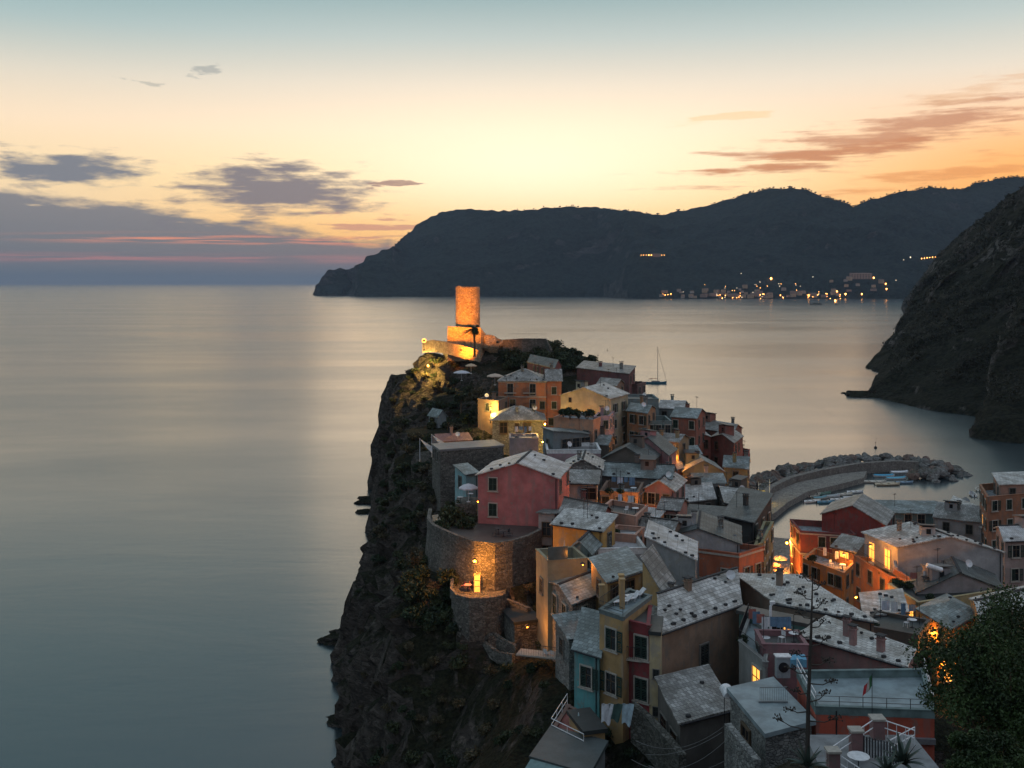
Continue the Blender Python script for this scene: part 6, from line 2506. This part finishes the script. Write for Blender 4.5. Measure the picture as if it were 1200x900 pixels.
# flight of steps
t = thing('stone_steps', 'narrow stone steps climbing the slope to the stone hut', 'steps', G(575, 742, 106.5))
bm = bmesh.new()
for k in range(9):
    box(bm, (k * .32, -k * .02, -.5 - k * .17), (.4, 1.3, 1.0))
link('steps', bm, STONE, t)
# cables over the gully
for i, (a_, b_, sag) in enumerate([((745, 868, 74), (850, 850, 68), 1.0), ((740, 890, 72), (852, 866, 67), 1.3), ((760, 897, 70), (860, 885, 66), .8), ((757, 884, 73), (846, 858, 68), .5)]):
    A_, B_ = G(*a_), G(*b_)
    bm = bmesh.new()
    tube(bm, [A_.lerp(B_, k / 14) - Vector((0, 0, sag * 4 * (k / 14) * (1 - k / 14))) - A_ for k in range(15)], .014, 4)
    o = link('overhead_cable', bm, plain('pale_cable', c3(.22, .22, .22), .7))
    o.location = A_
    tag(o, ['topmost cable strung over the dark gully', 'longest sagging cable over the dark gully', 'lowest cable over the dark gully', 'short taut cable over the dark gully'][i], 'cable')
# balconies on near houses
balcony(H_red, 747, 774, 82.4, 1.9, math.atan2(-.35, 1))
bm = bmesh.new()
for k in range(2):
    box(bm, (0, 0, -2.1 + k * 2.1), (1.1, .06, .08))
o = balcony(H_st, 636, 770, 95, 5.2, math.atan2(-1, 1.1) + .45, 1.6)
bm.free()
o.name = 'balcony'
for (px, py, lab) in [(640, 768, 'white chair on the stone house balcony'), (648, 770, 'second white chair on the stone house balcony, nearer its door')]:
    chair(G(px, py + 3, 95.6), rnd.uniform(0, 3), lab)
# green house door clutter, railing on its balcony
q, Z, org, _ = HQ[id(H_lit)]
railing(H_lit, q[0] - org, q[3] - org, Z - org.z + .1, 1.0)
# air-con unit, blue tarp and railings at the left end of the big terrace
t = thing('aircon_unit', 'boxy grey air conditioning unit at the back of the big terrace', 'air conditioner', G(917, 793, 76))
bm = bmesh.new()
box(bm, (0, 0, .75), (1.0, .6, 1.5))
link('unit_case', bm, plain('aircon_grey', c3(.26, .29, .31), .5), t)
bm = bmesh.new()
box(bm, (0, 0, 1.56), (1.15, .75, .1))
link('unit_lid', bm, PLAST, t)
bm = bmesh.new()
lathe(bm, [(.38, 0), (.38, .03), (.02, .05)], 16)
bmesh.ops.rotate(bm, verts=bm.verts, cent=(0, 0, 0), matrix=Matrix.Rotation(R(90), 3, 'X'))
bmesh.ops.translate(bm, verts=bm.verts, vec=(0, -.31, .8))
link('fan_grille', bm, IRON, t)
g_ = G(931, 772, 79)
bm = bmesh.new()
rr = [[bm.verts.new((-0.8 + 1.6 * i / 8, -.5 + 1.0 * j / 4, .35 + .12 * noise.noise(Vector((i * .6, j * .7, 0))) - .18 * abs(j - 2) * .6)) for i in range(9)] for j in range(5)]
for j in range(4):
    for i in range(8):
        bm.faces.new((rr[j][i], rr[j][i + 1], rr[j + 1][i + 1], rr[j + 1][i]))
r_ = bmesh.ops.extrude_face_region(bm, geom=bm.faces[:])
bmesh.ops.translate(bm, verts=[v for v in r_['geom'] if isinstance(v, bmesh.types.BMVert)], vec=(0, 0, -.6))
o = link('covered_stack', bm, plain('blue_tarp', c3(.12, .33, .48), .5))
o.location = g_
tag(o, 'stack covered with a light blue tarp behind the big terrace', 'tarp')
q, Z, org, _ = HQ[id(H_terr)]
railing(H_terr, q[0] - org, q[1] - org, Z - org.z + .08, .7, bars=False, top=.018)
railing(H_terr, q[0] - org, q[3] - org, Z - org.z + .08, .9, WHITE_M, bars=False, top=.03)
railing(H_terr, q[2] - org, q[1] - org, Z - org.z + .08, .8, WHITE_M, bars=False, top=.02)
# facade of the terrace house: recess, openings, balcony band
u_ = (q[1] - q[0]).normalized()
ang = math.atan2(u_.y, u_.x)
bm = bmesh.new()
c_ = q[0].lerp(q[1], .5) - org
box(bm, (c_.x, c_.y - .12, Z - org.z - 1.9), ((q[1] - q[0]).length, .3, .35), ang)
link('facade_band', bm, plain('grey_band', c3(.16, .15, .16), .8), H_terr)
for (f_, dz_, st) in [(.14, 3.9, 'raw'), (.34, 3.9, 'raw'), (.62, 3.7, 'raw')]:
    p_ = q[0].lerp(q[1], f_) + Vector((u_.y, -u_.x, 0)) * .02
    add_window(H_terr, st, (p_.x - org.x, p_.y - org.y, Z - dz_ - org.z), ang, 1.0)
bm = bmesh.new()
tube(bm, [(c_.x - 2.6, c_.y - .2, Z - org.z), (c_.x - 2.6, c_.y - .2, Z - org.z - 6)], .05, 6)
link('downpipe', bm, IRON, H_terr)
# Italian tricolour, faded, on a pole at the terrace rail
fp = G(1022, 850, 66.6)
ft_ = G(1022, 789, 66.6)
t = thing('flag', 'limp green white and red flag on a pole at the big terrace', 'flag', fp)
Hf = ft_.z - fp.z
bm = bmesh.new()
tube(bm, [(0, 0, 0), (0, 0, Hf)], .02, 6)
link('flagpole', bm, IRON, t)
bm = bmesh.new()
grid = []
for i in range(10):
    row = []
    for j in range(7):
        a_, b_ = i / 9, j / 6
        x = -.62 * a_ * (.8 + .2 * b_)
        z = Hf - .1 - b_ * .75 - a_ * .72
        row.append(bm.verts.new((x, .08 * math.sin(a_ * 7 + b_ * 2), z)))
    grid.append(row)
for i in range(9):
    for j in range(6):
        f = bm.faces.new((grid[i][j], grid[i + 1][j], grid[i + 1][j + 1], grid[i][j + 1]))
        f.material_index = i // 3
link('flag_cloth', bm, None, t, True, [plain('flag_green', c3(.05, .16, .07), .9), plain('flag_white', c3(.45, .42, .40), .9), plain('flag_red', c3(.5, .04, .05), .9)])
# small stuff on the slab roof: iron gate on its edge
g_ = G(906, 812, 70.5)
t = thing('rail_gate', 'grey barred rail gate standing on the flat slab roof', 'gate', (g_.x, g_.y, HQ[id(H_slab)][1] + .05))
railing(t, (-.9, 0), (1.0, .1), 0, 1.05, plain('grey_iron', c3(.16, .18, .19), .5, .3), gap=.12, top=.03)
bm = bmesh.new()
box(bm, (0, .0, .06), (2.0, .12, .12))
link('rail_foot', bm, plain('grey_iron', c3(.16, .18, .19), .5, .3), t)
# bottom right: gate court with pillars, pale railings, dark slatted gate, round table
GY_ = 58.0
gp = {}
CRT = G(1022, 890, GY_)
bm = bmesh.new()
prism(bm, [(-3.4, -3), (3.4, -3), (3.6, 3.4), (-2.8, 3.4)], -6, 0)
o = link('court_platform', bm, plain('court_concrete', c3(.17, .18, .19), .8, 0, .3, 1.0))
o.location = (CRT.x, CRT.y, CRT.z - .1)
tag(o, 'small paved court behind the gate at the bottom edge', 'court')
for i, (px, py0, w_, h_) in enumerate([(976, 880, .62, 2.0), (1003, 856, .62, 2.1), (1028, 842, .7, 2.0)]):
    Yp = [56, 58.5, 61][i]
    g_ = G(px, py0, Yp)
    t = thing('gate_pillar', ['rosy gate pillar lowest at the bottom edge', 'rosy gate pillar between the other two', 'rosy gate pillar farthest back below the flag'][i], 'pillar', (g_.x, g_.y, g_.z - h_))
    bm = bmesh.new()
    box(bm, (0, 0, h_ / 2 - 1), (w_, w_, h_ + 2))
    link('pillar_shaft', bm, stucco((.24, .13, .13, 1)), t)
    bm = bmesh.new()
    box(bm, (0, 0, h_ + .05), (w_ + .14, w_ + .14, .12))
    link('pillar_cap', bm, TRIM, t)
    gp[i] = g_
tr = thing('handrail', 'pale diagonal handrail climbing to the pillar below the flag', 'railing', gp[0])
for (a_, b_) in ((G(968, 880, 56), G(1026, 842, 61)), (G(1030, 842, 61), G(1072, 856, 59)), (G(1042, 868, 59), G(1072, 852, 60)), (G(976, 880, 56), G(1010, 902, 55))):
    bm = bmesh.new()
    for dz_ in (0, -.45):
        tube(bm, [a_ - gp[0] + Vector((0, 0, dz_)), b_ - gp[0] + Vector((0, 0, dz_))], .035, 5)
    for k in range(5):
        c_ = a_.lerp(b_, k / 4) - gp[0]
        tube(bm, [c_, c_ - Vector((0, 0, .95))], .022, 4)
    link('rail_section', bm, WHITE_M, tr)
ga, gb = G(1009, 862, 58.5), G(1050, 872, 57)
t = thing('slatted_gate', 'dark gate with pale upright slats beside the agave', 'gate', ga)
bm = bmesh.new()
d_ = gb - ga
for k in range(13):
    c_ = ga.lerp(gb, k / 12) - ga
    box(bm, (c_.x, c_.y, c_.z - .55), (.09, .04, 1.1 + (.08 if k % 2 else 0)), math.atan2(d_.y, d_.x))
link('slats', bm, plain('dark_slats', c3(.05, .05, .055), .7), t)
bm = bmesh.new()
for dz_ in (-.15, -.95):
    tube(bm, [Vector((0, .04, dz_)), d_ + Vector((0, .04, dz_))], .035, 4)
link('gate_rail', bm, plain('pale_rail', c3(.4, .4, .42), .6), t)
table(G(1006, 897, 56.5) - Vector((0, 0, .2)), 'round white table at the bottom edge behind the pillars', .6, .74)
# bottom left deck railing
q, Z, org, _ = HQ[id(H_dk)]
for i in (3, 0):
    a_, b_ = q[i] - org, q[(i + 1) % 4] - org
    railing(H_dk, a_, b_, Z - org.z, 1.0, WHITE_M, bars=False, top=.03)
g_ = G(680, 850, 79)
parasol(G(678, 866, 79.5), (.35, .45, .46), 'pale teal parasol folded on the red-brown deck', 1.1, 1.9, True)
q, Z, org, _ = HQ[id(H_awn)]
bm = bmesh.new()
a_, b_ = q[0] - org, q[1] - org
n_ = Vector(((b_ - a_).y, -(b_ - a_).x, 0)).normalized()
m_ = 12
for k in range(m_):
    p0, p1 = a_.lerp(b_, k / m_), a_.lerp(b_, (k + 1) / m_)
    z_ = Z - org.z
    v = [bm.verts.new((p_.x, p_.y, z_)) for p_ in (p0, p1)] + [bm.verts.new((p_.x + n_.x * 1.1, p_.y + n_.y * 1.1, z_ - .5)) for p_ in (p1, p0)]
    bm.faces.new(v)
    v2 = [v[3], v[2]] + [bm.verts.new((p_.x + n_.x * 1.1, p_.y + n_.y * 1.1, z_ - .75 + (.06 if k % 2 else 0))) for p_ in (p1, p0)]
    bm.faces.new(v2)
link('awning', bm, plain('teal_awning', c3(.16, .24, .24), .8), H_awn)
# solar boiler tank on the grey gable house and skylights
t = thing('water_tank', 'white solar water tank lying on its rack before the grey gable', 'water tank', G(1096, 668, 109))
bm = bmesh.new()
tube(bm, [(-.9, 0, .5), (.7, 0, .0)], .26, 10)
link('tank', bm, WHITE_M, t)
bm = bmesh.new()
for x_ in (-.6, .5):
    tube(bm, [(x_, .2, .3), (x_, .2, -1.2)], .03, 4)
link('rack', bm, IRON, t)
g_ = G(897, 693, 96)
bm = bmesh.new()
box(bm, (0, 0, .12), (2.0, .7, .22), -.5)
o = link('skylight', bm, plain('skylight_glass', c3(.5, .3, .2), .25), H_pale)
o.location = g_ - H_pale.location
# white chimney pipes and awning roll by the lit window
g_ = G(853, 812, 74)
bm = bmesh.new()
n = 10
rows = []
for i in range(n):
    a_ = math.pi * i / (n - 1)
    rows.append((bm.verts.new((-.45 * math.cos(a_), -.8, .38 * math.sin(a_))), bm.verts.new((-.45 * math.cos(a_), .8, .38 * math.sin(a_)))))
for i in range(n - 1):
    bm.faces.new((rows[i][0], rows[i + 1][0], rows[i + 1][1], rows[i][1]))
bm.faces.new([r_[0] for r_ in rows])
o = link('dome_awning', bm, PLAST)
o.location = g_
tag(o, 'white rounded awning between the outhouse and the stone outbuilding', 'awning')
bm = bmesh.new()
for x_ in (-.4, .4):
    tube(bm, [(x_, -.7, 0), (x_, -.7, -3.4)], .03, 4)
link('awning_post', bm, IRON, o)
g_ = G(903, 752, 86)
bm = bmesh.new()
tube(bm, [(0, 0, 0), (0, 0, 3.0), (.15, 0, 3.2)], .11, 8)
box(bm, (.15, 0, 3.3), (.4, .3, .2))
o = link('flue_pipe', bm, WHITE_M, H_green)
o.location = g_ - H_green.location
# big parasols and laundry on the lit balconies
for i, (px, py, Y, c_) in enumerate([(1009, 652, 124.5, (.6, .6, .62)), (1021, 658, 122, (.55, .6, .66))]):
    g_ = G(px, py, Y)
    bm = bmesh.new()
    gr = [[bm.verts.new((-.35 + .7 * a / 4, .05 * math.sin(a * 2), -1.3 * b / 4)) for a in range(5)] for b in range(5)]
    for b in range(4):
        for a in range(4):
            bm.faces.new((gr[b][a], gr[b][a + 1], gr[b + 1][a + 1], gr[b + 1][a]))
    o = link('hanging_towel', bm, plain('towel_%d' % i, c3(*c_), .9))
    o.location = g_
    tag(o, 'white towel hung on the lit balcony, left of two' if i == 0 else 'bluish towel hung on the lit balcony, right of two', 'towel')

# ================================================================== EVERYDAY CLUTTER ON THE FLAT ROOFS
rnd = random.Random(77)
for key_, (q, Z, org, root) in list(HQ.items()):
    kids = [c for c in root.children if c.name.startswith('roof_terrace')]
    lab = root.get('label')
    if not kids or not lab or q[0].y > 175 or len(lab.split()) > 12:
        continue
    if root in (H_terr, H_cg, H_och, H_wg, H_ter, H_slab):
        continue
    fl = max((v.co.z for v in kids[0].data.vertices)) + root.location.z
    ctr = (q[0] + q[1] + q[2] + q[3]) / 4

    def spot(u, v):
        a = q[0].lerp(q[1], u)
        b = q[3].lerp(q[2], u)
        r_ = a.lerp(b, v)
        return Vector((r_.x, r_.y, fl))
    shrub(spot(rnd.uniform(.1, .3), rnd.uniform(.15, .35)), rnd.uniform(.4, .7), 1, 'potted plant on the ' + lab, cat='plant')
    if (q[1] - q[0]).length > 3.5:
        chair(spot(rnd.uniform(.5, .7), .5), rnd.uniform(0, 6), 'pale chair on the ' + lab)
        table(spot(rnd.uniform(.75, .85), .55), 'small table on the ' + lab)
        a, b = spot(.15, .75), spot(.85, .8)
        t = thing('clothes_line', 'washing line on the ' + lab, 'clothes line', a)
        bm = bmesh.new()
        for e in (Vector((0, 0, 0)), b - a):
            tube(bm, [e, e + Vector((0, 0, 1.9))], .03, 4)
        tube(bm, [Vector((0, 0, 1.85)), (b - a) * .5 + Vector((0, 0, 1.7)), b - a + Vector((0, 0, 1.85))], .01, 3)
        link('line', bm, IRON, t)
        nc = rnd.randint(2, 4)
        for k in range(nc):
            c_ = (b - a) * ((k + .6) / (nc + .4)) + Vector((0, 0, 1.76))
            w_, h_ = rnd.uniform(.4, .8), rnd.uniform(.6, 1.1)
            bm = bmesh.new()
            gr = [[bm.verts.new((c_.x - w_ / 2 + w_ * i / 4, c_.y + .05 * math.sin(i * 2.2 + k), c_.z - h_ * j / 3)) for i in range(5)] for j in range(4)]
            for j in range(3):
                for i in range(4):
                    bm.faces.new((gr[j][i], gr[j][i + 1], gr[j + 1][i + 1], gr[j + 1][i]))
            cc = rnd.choice([(.6, .6, .62), (.5, .52, .6), (.35, .12, .1), (.12, .2, .3)])
            link('hanging_cloth', bm, plain('wash_%.2f' % cc[0], c3(*cc), .9), t)
